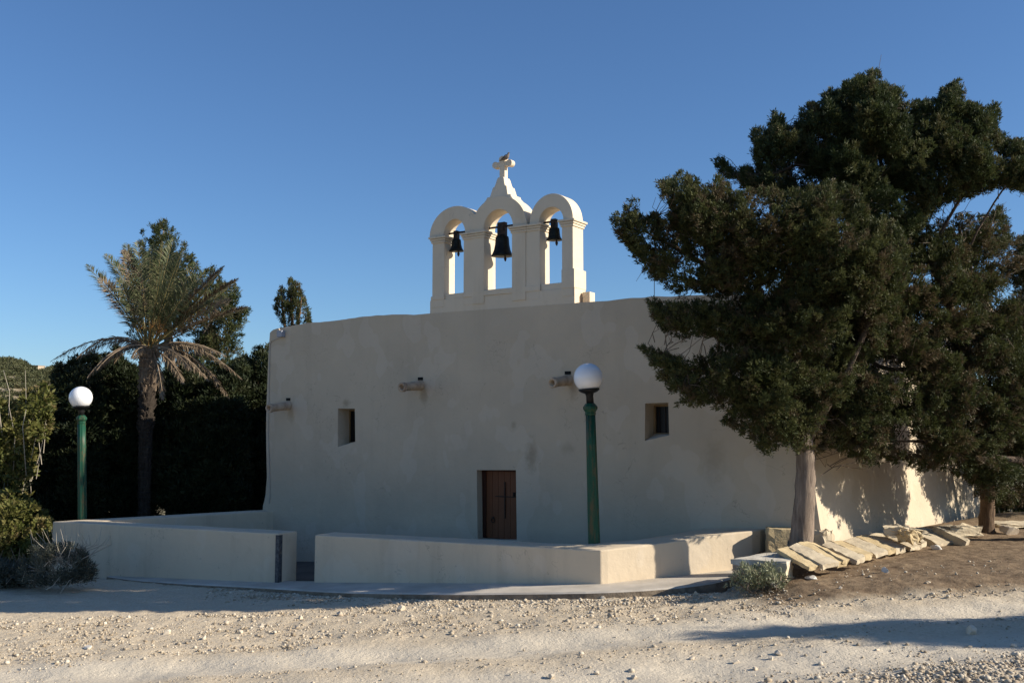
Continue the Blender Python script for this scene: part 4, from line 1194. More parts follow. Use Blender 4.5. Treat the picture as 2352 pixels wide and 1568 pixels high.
branches('trunk', nc, M_BARK, [
    ([zc_(1838, 1262, 17.70), zc_(1840, 1245, 17.70), zc_(1846, 1170, 17.68), zc_(1850, 1100, 17.65), zc_(1848, 1030, 17.60), zc_(1835, 930, 17.55), zc_(1822, 850, 17.45), zc_(1806, 790, 17.35), zc_(1780, 745, 17.35), zc_(1752, 705, 17.30), zc_(1742, 672, 17.25), zc_(1745, 620, 17.20), zc_(1755, 550, 17.10), zc_(1770, 470, 17.00)],
     [.25, .205, .185, .17, .155, .14, .125, .11, .095, .08, .075, .06, .045, .02]),
    ([zc_(1742, 690, 17.30), zc_(1700, 655, 17.10), zc_(1640, 620, 16.90), zc_(1570, 580, 16.70), zc_(1480, 530, 16.50)], [.07, .06, .05, .035, .012]),
    ([zc_(1770, 735, 17.40), zc_(1730, 720, 17.70), zc_(1660, 730, 17.90), zc_(1560, 735, 18.00), zc_(1510, 715, 18.00)], [.05, .04, .03, .02, .01]),
    ([zc_(1830, 910, 17.50), zc_(1760, 890, 17.30), zc_(1660, 860, 17.10), zc_(1560, 840, 16.90), zc_(1500, 815, 16.80)], [.05, .04, .03, .02, .01]),
    ([zc_(1848, 1020, 17.60), zc_(1900, 930, 17.40), zc_(1960, 820, 17.30), zc_(2010, 700, 17.30), zc_(2030, 560, 17.30)], [.09, .07, .06, .045, .015]),
    ([zc_(1840, 960, 17.60), zc_(1880, 800, 17.90), zc_(1900, 680, 18.10), zc_(1890, 560, 18.10), zc_(1880, 460, 18.00)], [.07, .06, .05, .03, .01]),
], C1, 520, .006, 14, M_BRANCH)

# far cypress with the high windswept crown
fc_base = at_y(2264, 1216, 21.0)
fc = thing('cypress_tree', tuple(fc_base), 'tallest windswept cypress, its trunk standing at the far end of the lit side wall', 'tree')
polyU = P6([(660, 535), (700, 510), (740, 570), (830, 555), (875, 560), (850, 480), (845, 380), (905, 360), (935, 352), (965, 278), (1028, 285), (1022, 345), (1065, 365), (1085, 330), (1140, 320), (1092, 285), (1150, 235), (1215, 225), (1260, 160), (1300, 175), (1325, 120), (1385, 120), (1408, 95), (1452, 95), (1480, 45), (1548, 75), (1528, 128), (1560, 135), (1600, 158), (1660, 150), (1650, 195), (1690, 238), (1750, 208), (1800, 225), (1845, 170), (1925, 110), (1962, 150), (1950, 205), (2010, 235), (2080, 262), (2130, 218), (2152, 262), (2145, 380), (2200, 425), (2250, 420), (2300, 450), (2420, 480), (2480, 600), (2400, 690),
            (2250, 655), (2150, 650), (2050, 685), (1950, 720), (1850, 740), (1760, 830), (1700, 930), (1580, 960), (1440, 900), (1300, 760), (1000, 690), (870, 690), (800, 650), (750, 610), (700, 595)])
holesU = [P6([(1490, 500), (1550, 505), (1540, 540), (1500, 530)]), P6([(1130, 370), (1200, 380), (1240, 430), (1180, 420)])]
o_, C2 = crown('crown', fc, M_CYPD, [polyU], 18.4, 1.55, 1800, holesU, tufts=27, per=12, rmax=.30, L=.075, Wd=.017, up=.6, gap=.05, anchors=[at_y(2110, 560, 19.2), at_y(2050, 450, 18.8), at_y(2010, 380, 18.5), at_y(1900, 420, 18.4), at_y(2180, 500, 18.5), at_y(2250, 440, 18.4), at_y(1780, 420, 18.3)])
branches('trunk', fc, M_BARKR, [
    ([zc_(2266, 1225, 21.50), zc_(2266, 1200, 21.50), zc_(2268, 1140, 21.40), zc_(2255, 1000, 20.90), zc_(2225, 850, 20.20), zc_(2180, 700, 19.90), zc_(2110, 560, 19.20), zc_(2050, 450, 18.80), zc_(2010, 330, 18.50), zc_(2000, 220, 18.30)], [.20, .16, .145, .12, .09, .07, .055, .045, .03, .012]),
    ([zc_(2130, 590, 18.90), zc_(2180, 500, 18.60), zc_(2230, 400, 18.50), zc_(2240, 300, 18.40)], [.035, .03, .02, .008]),
    ([zc_(2080, 510, 18.70), zc_(1980, 430, 18.30), zc_(1860, 380, 18.20), zc_(1760, 400, 18.00), zc_(1690, 400, 18.00)], [.055, .045, .035, .025, .01]),
    ([zc_(2060, 470, 18.60), zc_(1950, 380, 18.90), zc_(1880, 300, 19.00), zc_(1850, 270, 19.00)], [.06, .05, .03, .012]),
    ([zc_(2170, 680, 19.90), zc_(2230, 560, 18.60), zc_(2300, 440, 18.50), zc_(2370, 400, 18.50)], [.03, .024, .018, .008]),
], C2, 420, .006, 12, M_BRANCH)

# right bushy cypress, its crown runs out of the picture
rc_base = at_y(2330, 1235, 20.0)
rcx = at_y(2390, 1215, 20.3)
rc = thing('cypress_tree', tuple(rcx), 'bushy browning cypress whose crown droops over the leaning slabs at the picture edge', 'tree')
polyR = [(1905, 800), (1930, 620), (1960, 520), (2010, 516), (2060, 540), (2100, 525), (2130, 520), (2170, 515), (2205, 500), (2255, 505), (2296, 475), (2305, 500), (2322, 508), (2316, 530), (2345, 540), (2420, 545), (2540, 640), (2580, 820), (2500, 960), (2420, 1060), (2352, 1152), (2302, 1160), (2284, 1148), (2252, 1135), (2234, 1108), (2200, 1088), (2150, 1068), (2125, 1080), (2098, 1064), (2032, 1064), (1965, 1053), (1935, 1000), (1915, 900)]
ydR = lambda x, y: np.clip((x - 2000) * .0055, -.3, 2.4)
o_, C3 = crown('crown', rc, M_CYPB, [polyR], 18.5, 1.3, 1900, [], ydep=ydR, tufts=26, per=12, rmax=.30, L=.08, Wd=.017, up=.42, droop=.04, gap=.03, anchors=[at_y(2370, 1000, 20.2), at_y(2330, 850, 19.8), at_y(2270, 720, 19.5), at_y(2220, 620, 19.4), at_y(2140, 860, 19), at_y(2020, 840, 18.7), at_y(2110, 720, 19), at_y(2160, 1000, 19), at_y(2260, 930, 19.6)])
branches('trunk', rc, M_BARK, [
    ([zc_(2390, 1225, 20.3), zc_(2388, 1150, 20.2), zc_(2370, 1000, 20.0), zc_(2330, 850, 19.8), zc_(2270, 720, 19.6), zc_(2220, 600, 19.5), zc_(2200, 510, 19.4)], [.24, .20, .17, .13, .10, .06, .02]),
    ([zc_(2360, 950, 20.0), zc_(2260, 900, 19.3), zc_(2140, 860, 19.0), zc_(2020, 840, 18.9), zc_(1960, 800, 18.9)], [.10, .08, .06, .04, .015]),
    ([zc_(2340, 880, 19.8), zc_(2240, 780, 19.4), zc_(2110, 700, 19.2), zc_(2010, 620, 19.2)], [.09, .07, .05, .02]),
    ([zc_(2380, 1060, 20.1), zc_(2280, 1050, 19.4), zc_(2160, 1020, 19.0), zc_(2060, 1010, 18.8)], [.08, .06, .04, .015]),
    ([zc_(2370, 1000, 20.0), zc_(2440, 860, 19.6), zc_(2480, 740, 19.4)], [.10, .07, .03]),
], C3, 600, .006, 10, M_BRANCH)

bx4 = at_y(2420, 1180, 24.6); bx4[2] = float(terrain(bx4[0], bx4[1])) - .1
b4 = thing('cypress_tree', tuple(bx4), 'low dark cypress standing behind the far trunk at the right picture edge', 'tree')
polyQ = [(2215, 900), (2260, 760), (2340, 660), (2450, 620), (2560, 680), (2640, 820), (2660, 1000), (2600, 1120), (2480, 1135), (2400, 1120), (2330, 1138), (2290, 1128), (2262, 1135), (2235, 1090)]
o_, C4 = crown('crown', b4, M_CYP, [polyQ], 24.6, 1.7, 700, [], tufts=17, per=9, rmax=.34, L=.11, Wd=.026, up=.4, gap=-.02, anchors=[at_y(2420, 1050, 24.6), at_y(2410, 900, 24.6), at_y(2400, 780, 24.6)])
branches('trunk', b4, M_BARK, [([zc_(2420, 1230, 24.6), zc_(2418, 1120, 24.6), zc_(2410, 950, 24.6), zc_(2400, 760, 24.6)], [.17, .14, .09, .02])], C4, 120, .009, 10)

# ------------------------------------------------------------------ trees at left
z1 = lambda x, y: (.29298 * x, 459.4 + .29298 * y)
P1 = lambda L_: [z1(*p) for p in L_]
# tall cypress behind the palm
bb = at_y(420, 1180, 33.0); bb[2] = -1.2
bc = thing('cypress_tree', tuple(bb), 'tall ragged cypress rising behind the palm crown', 'tree')
polyB = P1([(1110, 270), (1165, 205), (1235, 200), (1310, 175), (1338, 190), (1342, 250), (1380, 262), (1395, 300), (1420, 312), (1440, 350), (1470, 420), (1530, 510), (1540, 560), (1610, 580), (1650, 540), (1680, 480), (1700, 520), (1722, 560), (1745, 600), (1720, 640), (1800, 690), (1860, 650), (1882, 720), (1900, 790), (1945, 860), (1920, 930), (1900, 1020), (1870, 1090), (1890, 1180), (1880, 1290), (1860, 1568), (1700, 1900), (1500, 2350), (1250, 2350), (1230, 1600), (1300, 1300), (1380, 1140), (1350, 1050), (1280, 1060), (1180, 1200), (1060, 1250), (1010, 1180), (1010, 1060), (1060, 960), (1075, 700), (1040, 560), (960, 480), (940, 450), (980, 405), (1050, 400), (1090, 440), (1140, 400), (1100, 345)])
holesB = [P1([(1370, 1030), (1450, 1000), (1460, 1090), (1380, 1120)]), P1([(1570, 880), (1620, 900), (1600, 980), (1560, 960)])]
o_, CB = crown('crown', bc, M_CYPD, [polyB], 33.0, 1.7, 620, holesB, tufts=22, per=11, rmax=.40, L=.12, Wd=.026, up=.75, gap=.0, anchors=[at_y(395, 950, 33), at_y(385, 750, 33), at_y(372, 600, 33), at_y(460, 800, 32.6), at_y(495, 700, 32.5), at_y(420, 1050, 33)])
branches('trunk', bc, M_BARK, [
    ([zc_(400, 1200, 33), zc_(395, 950, 33), zc_(385, 750, 33), zc_(370, 600, 33), zc_(375, 530, 33)], [.28, .20, .14, .07, .02]),
    ([zc_(395, 950, 33), zc_(460, 800, 32.6), zc_(490, 720, 32.5), zc_(500, 640, 32.5)], [.12, .08, .05, .02]),
    ([zc_(430, 880, 32.4), zc_(455, 790, 32.0), zc_(478, 745, 32.0), zc_(490, 715, 32)], [.05, .04, .025, .01]),
], CB, 60, .014, 10)
# distant cypress behind the roof
db = at_y(672, 900, 44.0); db[2] = -2.0
dc = thing('cypress_tree', tuple(db), 'small thin cypress peeking over the left part of the chapel roof', 'tree')
z8 = lambda x, y: (588 + .10548 * x, 624.75 + .10548 * y)
P8 = lambda L_: [z8(*p) for p in L_]
polyD = [P8([(390, 820), (430, 660), (460, 570), (515, 420), (505, 300), (570, 290), (630, 330), (640, 500), (690, 480), (680, 300), (690, 195), (740, 185), (800, 175), (845, 250), (930, 275), (1000, 340), (1015, 500), (1060, 600), (1095, 750), (1145, 800), (1165, 1000), (1175, 1280), (700, 1300), (640, 1150), (560, 1080), (480, 950)]), P8([(560, 1250), (1180, 1250), (1250, 2600), (480, 2600)])]
o_, CD = crown('crown', dc, M_CYP, polyD, 44.0, .9, 420, [P8([(640, 330), (690, 330), (700, 560), (650, 560)]), P8([(800, 900), (850, 900), (850, 1120), (800, 1100)])], tufts=13, per=9, rmax=.26, L=.12, Wd=.028, up=1.5, gap=.10, anchors=[at_y(672, 900, 44), at_y(672, 800, 44), at_y(672, 740, 44)])
branches('trunk', dc, M_BARKR, [
    ([zc_(672, 1000, 44), zc_(655, 760, 44), zc_(648, 700, 44), zc_(645, 660, 44)], [.14, .07, .05, .02]),
    ([zc_(675, 1000, 44), zc_(672, 760, 44.2), zc_(668, 690, 44.2), zc_(670, 650, 44.2)], [.12, .07, .05, .02]),
    ([zc_(680, 1000, 44), zc_(684, 760, 43.9), zc_(690, 710, 43.9), zc_(692, 670, 43.9)], [.12, .07, .05, .02]),
], CD, 40, .012, 8)
M_HEDGE = leaf_mat('shaded_hedge_leaves', [(0.2, (0.010, 0.016, 0.007, 1)), (0.55, (0.024, 0.034, 0.012, 1)), (0.85, (0.054, 0.054, 0.022, 1))], .08)  # cypress green lowered so the hedge's shade sits in its colour
# dark hedge of cypresses between wall and lamp
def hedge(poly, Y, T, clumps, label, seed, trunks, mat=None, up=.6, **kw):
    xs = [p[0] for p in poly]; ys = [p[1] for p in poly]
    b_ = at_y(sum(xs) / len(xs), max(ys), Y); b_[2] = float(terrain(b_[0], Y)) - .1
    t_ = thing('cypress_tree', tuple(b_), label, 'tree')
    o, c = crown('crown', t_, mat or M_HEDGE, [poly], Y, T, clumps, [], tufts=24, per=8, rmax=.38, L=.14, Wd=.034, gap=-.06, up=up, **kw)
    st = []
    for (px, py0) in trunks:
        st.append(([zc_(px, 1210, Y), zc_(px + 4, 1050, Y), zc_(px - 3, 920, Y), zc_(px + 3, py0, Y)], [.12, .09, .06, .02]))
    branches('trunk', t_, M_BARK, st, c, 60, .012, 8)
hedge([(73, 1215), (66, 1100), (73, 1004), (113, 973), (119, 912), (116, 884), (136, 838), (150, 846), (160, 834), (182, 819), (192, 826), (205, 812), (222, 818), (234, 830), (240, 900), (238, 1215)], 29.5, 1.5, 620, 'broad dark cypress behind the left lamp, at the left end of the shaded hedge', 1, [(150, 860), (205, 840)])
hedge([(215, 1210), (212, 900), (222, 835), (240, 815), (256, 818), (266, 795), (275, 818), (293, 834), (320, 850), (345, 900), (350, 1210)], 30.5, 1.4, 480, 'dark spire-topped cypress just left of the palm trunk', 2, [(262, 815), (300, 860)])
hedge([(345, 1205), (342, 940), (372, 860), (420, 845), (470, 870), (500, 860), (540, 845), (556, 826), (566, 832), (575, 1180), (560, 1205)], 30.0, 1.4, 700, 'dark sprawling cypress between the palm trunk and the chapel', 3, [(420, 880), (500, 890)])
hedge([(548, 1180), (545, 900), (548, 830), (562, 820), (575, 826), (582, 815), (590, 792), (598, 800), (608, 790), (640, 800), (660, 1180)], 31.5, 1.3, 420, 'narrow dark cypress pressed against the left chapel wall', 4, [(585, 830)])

# palm
pb = at_y(334, 1150, 28.4); pb[2] = -1.3
pm = thing('palm_tree', tuple(pb), 'date palm with green upright fronds and a skirt of dry drooping ones', 'palm tree')
PY = 28.4
crownp = at_y(343, 800, PY)
mb = MB()
tp = [np.array([pb[0], PY, -1.4]), at_y(333, 1050, PY), at_y(336, 950, PY), at_y(340, 880, PY), at_y(342, 835, PY), at_y(343, 800, PY)]
rows = 46; K_ = 14
vs = []; fs = []
zt_ = np.array([p[2] for p in tp])
for i in range(rows * 2 + 1):
    z = tp[0][2] + (tp[-1][2] - tp[0][2]) * i / (rows * 2)
    cx = np.interp(z, zt_, [p[0] for p in tp])
    r = np.interp(z, [-1.4, 0.5, 3.6, 4.5, 5.3], [.16, .155, .19, .225, .16])
    for j in range(K_):
        an = 2 * math.pi * (j + .5 * (i // 2 % 2)) / K_
        rr = r * (1.0 if i % 2 == 0 else 1.17) * (1 + random.uniform(-.07, .07))
        vs.append((cx + rr * math.cos(an), PY + rr * math.sin(an), z + (0.05 if i % 2 else 0) + random.uniform(-.015, .015)))
for i in range(rows * 2):
    for j in range(K_): fs.append([i * K_ + j, i * K_ + (j + 1) % K_, (i + 1) * K_ + (j + 1) % K_, (i + 1) * K_ + j])
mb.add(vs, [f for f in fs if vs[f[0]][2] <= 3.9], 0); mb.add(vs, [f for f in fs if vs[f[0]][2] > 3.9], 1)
for _ in range(170):                 # stubs of cut leaf bases
    z = random.uniform(2.6, 5.1); an = random.uniform(0, 6.28); cx = np.interp(z, zt_, [p[0] for p in tp])
    r = np.interp(z, [-1.4, 0.5, 3.6, 4.5, 5.3], [.16, .155, .19, .225, .16])
    a = np.array([cx + r * .9 * math.cos(an), PY + r * .9 * math.sin(an), z]); d = np.array([math.cos(an), math.sin(an), 1.3]) * random.uniform(.05, .10)
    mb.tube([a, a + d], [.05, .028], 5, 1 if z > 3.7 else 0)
mb.build('trunk', [M_PTRUNK, bark('palm_leaf_bases_sunlit', (0.09, 0.065, 0.045, 1), (0.28, 0.21, 0.15, 1), 1.4)], pm)  # fresh leaf bases, paler also to paint sun on the upper trunk
def frond(tip, ctrl, dry, width=.42, base=None, dens=1.0, brown=False):
    b = crownp + (base if base is not None else np.zeros(3)) + rng.normal(0, .05, 3)
    tip = np.array(tip); ctrl = np.array(ctrl)
    n = 26
    u = np.linspace(0, 1, n)[:, None]
    C = (1 - u) ** 2 * b + 2 * u * (1 - u) * ctrl + u ** 2 * tip
    mb = MB(); mb.tube(list(C), list(np.linspace(.026, .005, n)), 5, caps=False)
    L = np.linalg.norm(np.diff(C, axis=0), axis=1).sum()
    nl = int(38 * dens * max(L, 1.2))
    k = rng.uniform(.14 if dry else .27, 1.0, nl * 2); k.sort()
    idx = k * (n - 1); i0 = np.minimum(idx.astype(int), n - 2); f = (idx - i0)[:, None]
    P = C[i0] * (1 - f) + C[i0 + 1] * f
    T = C[i0 + 1] - C[i0]; T /= np.linalg.norm(T, axis=1)[:, None]
    roll = rng.uniform(-1.0, 1.0); upv = np.array([math.sin(roll) * .5, -math.sin(abs(roll)) - .15, math.cos(roll)]); sd = np.cross(T, upv + rng.normal(0, .10, (len(T), 3)))
    nn_ = np.linalg.norm(sd, axis=1)[:, None]; sd = sd / (nn_ + 1e-6)
    nv = np.cross(sd, T)
    sg = np.where(np.arange(len(k)) % 2 == 0, 1, -1)[:, None]
    prof = width * (np.sin(np.clip(k * 1.02, 0, 1) * math.pi) ** .55 * .85 + .12)
    ang = np.radians(rng.normal(46 if not dry else 32, 8, len(k)))[:, None]
    D = T * np.cos(ang) + sg * sd * np.sin(ang) + nv * rng.normal(.22 if not dry else -.10, .16, (len(k), 1))
    if dry: D[:, 2] -= .35
    D /= np.linalg.norm(D, axis=1)[:, None]
    w = np.cross(D, nv); w /= np.linalg.norm(w, axis=1)[:, None] + 1e-6
    w = w * np.cos(.5) + nv * np.sin(.5) * sg
    ln = prof * rng.uniform(.8, 1.15, len(k)); wd_ = rng.uniform(.020, .032, len(k))
    tipv = P + D * ln[:, None]; tipv[:, 2] -= ln * (.10 if not dry else .22)
    mid = P + D * (ln * .45)[:, None]
    V = np.stack([P, mid + w * (wd_ / 2)[:, None], tipv, mid - w * (wd_ / 2)[:, None]], 1)
    st = mb.build('frond', M_PETID if dry else M_PETI, pm, True)
    if dry: st['label'] = 'dry brown drooping frond'
    elif brown: st['label'] = 'browned frond still held up'
    lf = blades_object('leaflets', V, rng.uniform(0, 1, len(V)), M_PALMD if dry or brown else M_PALMG, st)
    ORG[lf.name] = ORG[pm.name]
    return st
def fr(tx, ty, dy, cxp, cyp, dry=False, w=.50, dens=1.0, cdy=None, brown=False):
    tip = at_y(tx, ty, PY + dy); c = at_y(cxp, cyp, PY + (dy * .45 if cdy is None else cdy))
    frond(tip, c, dry, w, None, dens, brown)
green = [(198, 608, .2, 275, 690), (240, 584, -.5, 305, 660), (289, 559, .6, 318, 660), (315, 554, -.8, 330, 660), (352, 560, .9, 345, 670), (375, 556, -1.0, 352, 660), (398, 548, .8, 366, 660), (430, 556, -.4, 385, 680), (418, 575, -1.4, 372, 690),
         (471, 624, .7, 410, 690), (511, 618, -.3, 440, 715), (542, 648, .3, 455, 715), (568, 710, -.4, 455, 745), (375, 600, -2.0, 355, 700), (450, 640, -1.5, 395, 710), (490, 690, -1.2, 415, 735),
         (268, 640, -1.2, 305, 700), (345, 575, .2, 342, 670), (455, 600, 1.0, 400, 690), (260, 600, .9, 310, 670), (410, 640, 1.5, 380, 700)]
for a in green: fr(*a)
for a in ((548, 640, -.9, 450, 700), (568, 706, -1.1, 460, 735), (515, 612, -1.2, 430, 690), (530, 690, -1.5, 440, 730), (280, 575, -1.0, 315, 660), (225, 640, -1.3, 290, 700)): fr(*a, brown=True)
dry = [(116, 830, .3, 240, 745), (176, 824, -.6, 262, 735), (162, 842, .9, 250, 755), (200, 868, -1.2, 270, 770), (495, 808, -.6, 425, 775), (556, 871, .3, 450, 765), (520, 818, .8, 430, 765), (422, 880, -1.3, 395, 815), (480, 876, -1.0, 415, 790), (528, 918, .5, 440, 780), (305, 822, -1.4, 318, 785), (375, 918, -1.5, 365, 835), (535, 930, .8, 470, 800), (222, 850, -1.5, 280, 775), (440, 850, -1.6, 390, 780), (262, 835, 1.2, 290, 765)]
for a in dry: fr(*a, True, .30, .8)
mb = MB()
for k in range(6):
    an = random.uniform(0, 6.28); b_ = crownp + np.array([.12 * math.cos(an), .12 * math.sin(an) - .1, .0]); t_ = b_ + np.array([.5 * math.cos(an) + .2, .4 * math.sin(an) - .3, random.uniform(.5, 1.0)])
    mb.tube([b_, (b_ + t_) / 2 + [0, 0, .12], t_], [.018, .012, .004], 5)
    for q in range(16):
        p0_ = b_ * .3 + t_ * .7; e_ = p0_ + rng.normal(0, .14, 3) + np.array([0, 0, .14]); mb.tube([p0_, e_], [.005, .003], 4)
mb.build('flower_stalks', simple('orange_stalk', (0.25, 0.13, 0.04, 1), .6), pm)

# ------------------------------------------------------------------ shrubs and bushes
def bush(name, label, cat, poly, Y, T, clumps, mat, tw_mat, L, Wd, per, tufts, rmax, up, stems, twigs=40, zb=None, **kw):
    xs = [p[0] for p in poly]; ys = [p[1] for p in poly]
    b_ = at_y(sum(xs) / len(xs), max(ys), Y)
    if zb is not None: b_[2] = zb
    t_ = thing(name, tuple(b_), label, cat)
    o, c = crown('leaves', t_, mat, [poly], Y, T, clumps, [], tufts=tufts, per=per, rmax=rmax, L=L, Wd=Wd, up=up, **kw)
    for st in stems:
        sb = MB()
        sb.tube([zc_(px, py, Y + dy) for px, py, dy in st[0]], list(np.linspace(st[1], st[1] * .3, len(st[0]))), 6, jit=.05)
        sb.build('stem', tw_mat, t_, True)
    mb = MB()
    for q in c[rng.choice(len(c), min(twigs, len(c)), False)]:
        a = np.array([b_[0] + rng.normal(0, .3), Y + rng.normal(0, .2), b_[2]]); a = a * .35 + q * .65 + rng.normal(0, .12, 3)
        mb.tube([a, (a + q) / 2 + rng.normal(0, .04, 3), q], [.012, .009, .004], 4, caps=False)
    mb.build('twigs', tw_mat, t_, True)['kind'] = 'stuff'
    return t_
bush('shrub', 'yellow-green leafy shrub with bare pale twigs at the left picture edge', 'shrub',
     [(-140, 1330), (-150, 960), (-60, 925), (-10, 905), (20, 940), (45, 915), (75, 895), (108, 885), (120, 912), (118, 960), (112, 1000), (78, 1010), (72, 1120), (60, 1190), (50, 1250), (30, 1330)], 26.3, 1.2, 560, M_SHRUB, M_PTWIG, .13, .06, 6, 20, .38, .3,
     [([(50, 1120, 0), (45, 1010, -.3), (60, 920, -.6), (58, 850, -.7)], .013), ([(10, 1120, -.5), (18, 1000, -.7), (22, 900, -.8), (8, 850, -.9)], .013), ([(30, 1100, -.8), (34, 1000, -1.0), (20, 930, -1.2)], .016), ([(60, 1090, -1.0), (52, 980, -1.2), (60, 940, -1.2)], .014), ([(5, 1000, -1.2), (-8, 900, -1.3), (-15, 840, -1.3)], .018)], 90, -1.6)
bush('shrub', 'dark leafy undergrowth below the left lamp, behind the dry bush', 'shrub',
     [(-120, 1345), (-120, 1190), (-40, 1150), (20, 1130), (50, 1160), (75, 1150), (100, 1180), (122, 1200), (160, 1260), (140, 1330), (20, 1345)], 24.2, .9, 360, M_SHRUB, M_TWIG, .11, .05, 6, 20, .32, .3, [], 90, -.9)
bush('lavender_bush', 'grey dome-shaped bush with pale dry stalks before the left wall end', 'bush',
     [(55, 1338), (50, 1300), (70, 1275), (105, 1262), (135, 1258), (165, 1262), (190, 1280), (208, 1300), (215, 1325), (190, 1334), (120, 1342)], 20.6, .70, 150, M_GREY, M_PTWIG, .10, .014, 7, 14, .15, .8,
     [([(random.uniform(80, 180), 1300, random.uniform(-.5, .3)), (75 + k * 5.5 + random.uniform(-6, 6), 1250, random.uniform(-.5, .3)), (62 + k * 6 + random.uniform(-10, 10), random.uniform(1195, 1240), random.uniform(-.6, .3))], .008) for k in range(34)], 60, anchors=[at_y(130, 1335, 20.6)])
bush('dry_brush', 'thin dry grey brushwood spilling from the left picture edge to the dome-shaped bush', 'bush',
     [(-60, 1345), (-60, 1285), (0, 1290), (40, 1300), (80, 1310), (90, 1335), (40, 1342)], 21.2, .6, 130, M_GREY, M_TWIG, .10, .018, 7, 12, .2, .5,
     [([(-30 + k * 9, 1338, 0), (-25 + k * 9 + random.uniform(-14, 14), 1310, 0), (-20 + k * 9 + random.uniform(-22, 22), random.uniform(1255, 1300), -.2)], .012) for k in range(14)], 60)
bush('silvery_bush', 'small silvery-green bush at the kerb end beside the bench slab', 'bush',
     [(1672, 1340), (1690, 1318), (1702, 1300), (1722, 1296), (1738, 1302), (1755, 1288), (1775, 1290), (1782, 1306), (1798, 1318), (1812, 1336), (1795, 1348), (1740, 1352), (1700, 1350)], 16.15, .28, 42, M_SILV, M_TWIG, .055, .015, 6, 11, .10, .6,
     [([(1745, 1345, 0), (1755, 1300, 0), (1762, 1265, -.05)], .006), ([(1740, 1345, 0), (1772, 1290, -.1), (1788, 1255, -.1)], .005), ([(1735, 1345, 0), (1720, 1295, -.05), (1712, 1280, -.05)], .005), ([(1735, 1345, .1), (1705, 1300, .1), (1698, 1288, .1)], .005)], 40)
# undergrowth at the right edge beyond the far trunk
bush('shrub', 'dark upright undergrowth in the gap right of the far trunk', 'shrub',
     [(2285, 1212), (2285, 1160), (2310, 1140), (2360, 1135), (2480, 1130), (2480, 1212)], 27.0, .9, 240, M_CYPD, M_PTWIG, .16, .05, 6, 20, .3, .8,
     [([(2312, 1212, -1), (2318, 1180, -1), (2330, 1150, -1)], .03), ([(2300, 1210, -1), (2296, 1180, -1), (2290, 1150, -1)], .025), ([(2330, 1210, -.6), (2322, 1170, -.6)], .02)], 50)
# a cypress standing outside the picture, whose long shadow crosses the road
ob = np.array([14.6, 11.15, .4])
oc = thing('cypress_tree', tuple(ob), 'slender cypress beside the road whose long shadow crosses the gravel', 'tree')
N_ = 260
hh = rng.uniform(.5, 5.0, N_); an = rng.uniform(0, 6.28, N_)
rad = np.interp(hh, [.5, 1.5, 3.6, 5.0], [.45, 1.15, .90, .12]) * rng.uniform(.3, 1, N_) ** .5
Cc_ = np.stack([ob[0] + rad * np.cos(an), ob[1] + rad * np.sin(an), ob[2] + hh], 1)
rep = np.repeat(np.arange(N_), 24); g = rng.normal(0, .20, (len(rep), 3))
V = blades(Cc_[rep] + g, np.tile([0, 0, 1.0], (len(rep), 1)) + g, np.full(len(rep), .16), np.full(len(rep), .05), .4, 7)
blades_object('crown', V, rng.uniform(0, 1, len(V)), M_CYPD, oc)
branches('trunk', oc, M_BARK, [([ob - [0, 0, .3], ob + [0, 0, 1.5], ob + [0, 0, 4.6]], [.14, .10, .02])])

# ------------------------------------------------------------------ distant hill at left
hx = np.linspace(-420, 140, 150); hy = np.linspace(150, 900, 124)
HX, HY = np.meshgrid(hx, hy)
sk = np.interp(HX / HY, [-.8, -.52, -.50, -.485, -.47, -.455, -.44, -.3, 0, .3], [.084, .070, .066, .061, .0590, .059, .0590, .054, .026, .0])
kk = sstep(170, 520, HY)
HZ = EYE[2] - 19 + kk * (19 + sk * 520) + (1 - kk) * 0 - sstep(540, 900, HY) * 40
HZ += 1.0 * np.sin(HX * .05) * np.sin(HY * .04) * kk + rng.normal(0, .25, HX.shape)
# terraces
ter = 3.2; HZ = np.where(HY < 500, .45 * HZ + .55 * (np.floor(HZ / ter) * ter + ter * sstep(.55, 1.0, HZ / ter - np.floor(HZ / ter))), HZ)
def hill_mat():
    t = NT('hill_soil')
    sep = t.n('ShaderNodeSeparateXYZ'); t.l(t.geo.outputs['Normal'], sep.inputs[0])
    col = t.mix(t.noise(.06, 6, .7), (0.16, 0.13, 0.075, 1), (0.34, 0.27, 0.18, 1))
    rk = t.noise(.35, 5, .7)
    col = t.mix(t.ramp(rk, [(.52, G(0)), (.66, G(1))]), col, (0.46, 0.40, 0.31, 1))
    return t.done(col, .95, t.bump(rk, .6, .6))
tag(grid_mesh('hill', HX, HY, HZ, hill_mat()), kind='structure')
N_ = 7000
sx_ = rng.uniform(-.74, .02, N_); sx_[:2600] = rng.uniform(-.58, -.42, 2600); sy_ = rng.uniform(195, 545, N_) 
xx = sx_ * sy_
from_x = np.clip(((xx - hx[0]) / (hx[1] - hx[0])), 0, len(hx) - 1.001); from_y = np.clip((sy_ - hy[0]) / (hy[1] - hy[0]), 0, len(hy) - 1.001)
zz_ = HZ[from_y.astype(int), from_x.astype(int)]
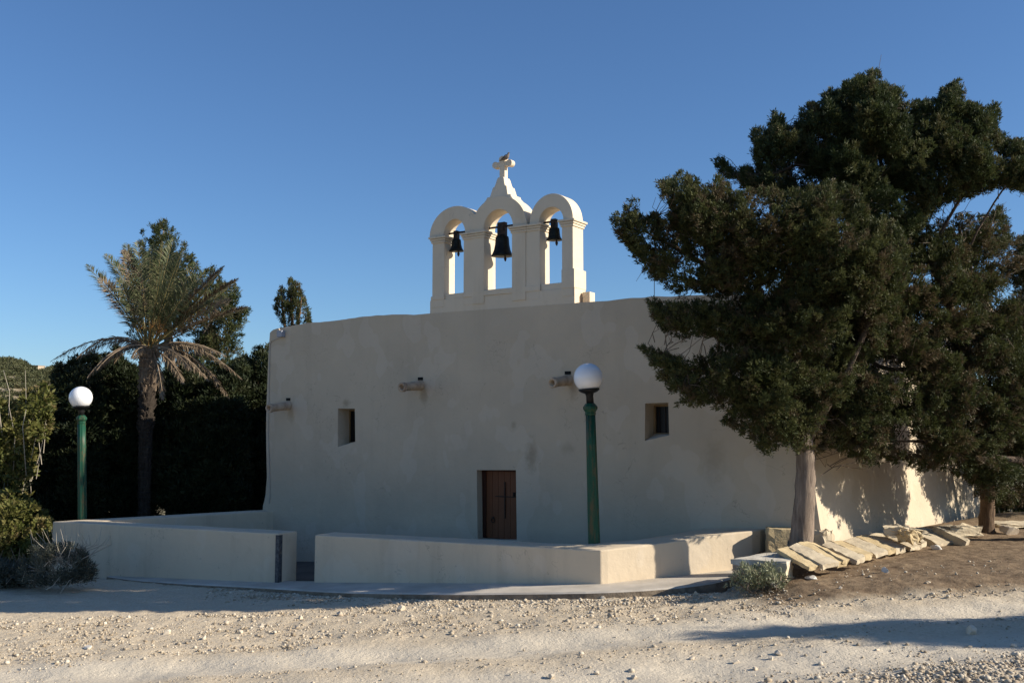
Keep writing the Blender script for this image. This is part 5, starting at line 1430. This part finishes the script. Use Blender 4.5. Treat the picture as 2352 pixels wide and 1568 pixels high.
okk = (rng.uniform(0, 1, N_) < np.where(sy_ > 420, .8, .40)) & ~((xx / sy_ > -.492) & (xx / sy_ < -.466) & (sy_ > 470)); xx, sy_, zz_ = xx[okk], sy_[okk], zz_[okk]
r_ = rng.uniform(.8, 2.1, len(xx)) * np.where(sy_ > 400, 1.4, 1.0)
rep = np.repeat(np.arange(len(xx)), 40); g = rng.normal(0, 1, (len(rep), 3)); g /= np.linalg.norm(g, axis=1)[:, None]; g[:, 2] = np.abs(g[:, 2])
TC = np.stack([xx, sy_, zz_], 1)[rep] + g * (r_[rep] * rng.uniform(.5, 1, len(rep)))[:, None] * np.array([1.2, 1.2, .95])
V = blades(TC, g, np.full(len(TC), .8), np.full(len(TC), .42), .5, 3)
tag(blades_object('scrub', V, np.repeat(.6 * rng.uniform(0, 1, len(xx))[rep] + .4 * rng.uniform(0, 1, len(rep)), 3), M_SCRUB), 'olive scrub covering the distant hillside', 'scrub', None, 'stuff')
def farmhouse(px0, px1, py0, py1, y, label):
    a = at_y(px0, py1, y); b = at_y(px1, py0, y)
    e = thing('farmhouse', ((a[0] + b[0]) / 2, y, a[2]), label, 'house')
    w_ = b[0] - a[0]; h_ = b[2] - a[2]; cx = (a[0] + b[0]) / 2
    mb = MB(); mb.box((cx, y + w_ * .35, a[2] + h_ / 2 - 1.5), w_, w_ * .7, h_ + 3, -.35)
    o = mb.build('wall', simple('farm_stone', (0.42, 0.34, 0.25, 1), .9), e)
    mb = MB(); mb.box((cx, y + w_ * .35, b[2] + .12), w_ * 1.04, w_ * .73, .24, -.35); mb.build('roof', simple('farm_roof', (0.30, 0.24, 0.20, 1), .9), e)
    mb = MB(); mb.box((cx + w_ * .1, y - .02, a[2] + h_ * .45), w_ * .12, .3, h_ * .4, -.35); mb.build('door', M_HOLE, e)
farmhouse(63, 94, 840, 853, 492, 'low stone farmhouse with a flat roof on the skyline at far left')
farmhouse(133, 142, 836, 848, 510, 'tiny pale hut on the skyline beside the dark cypress')
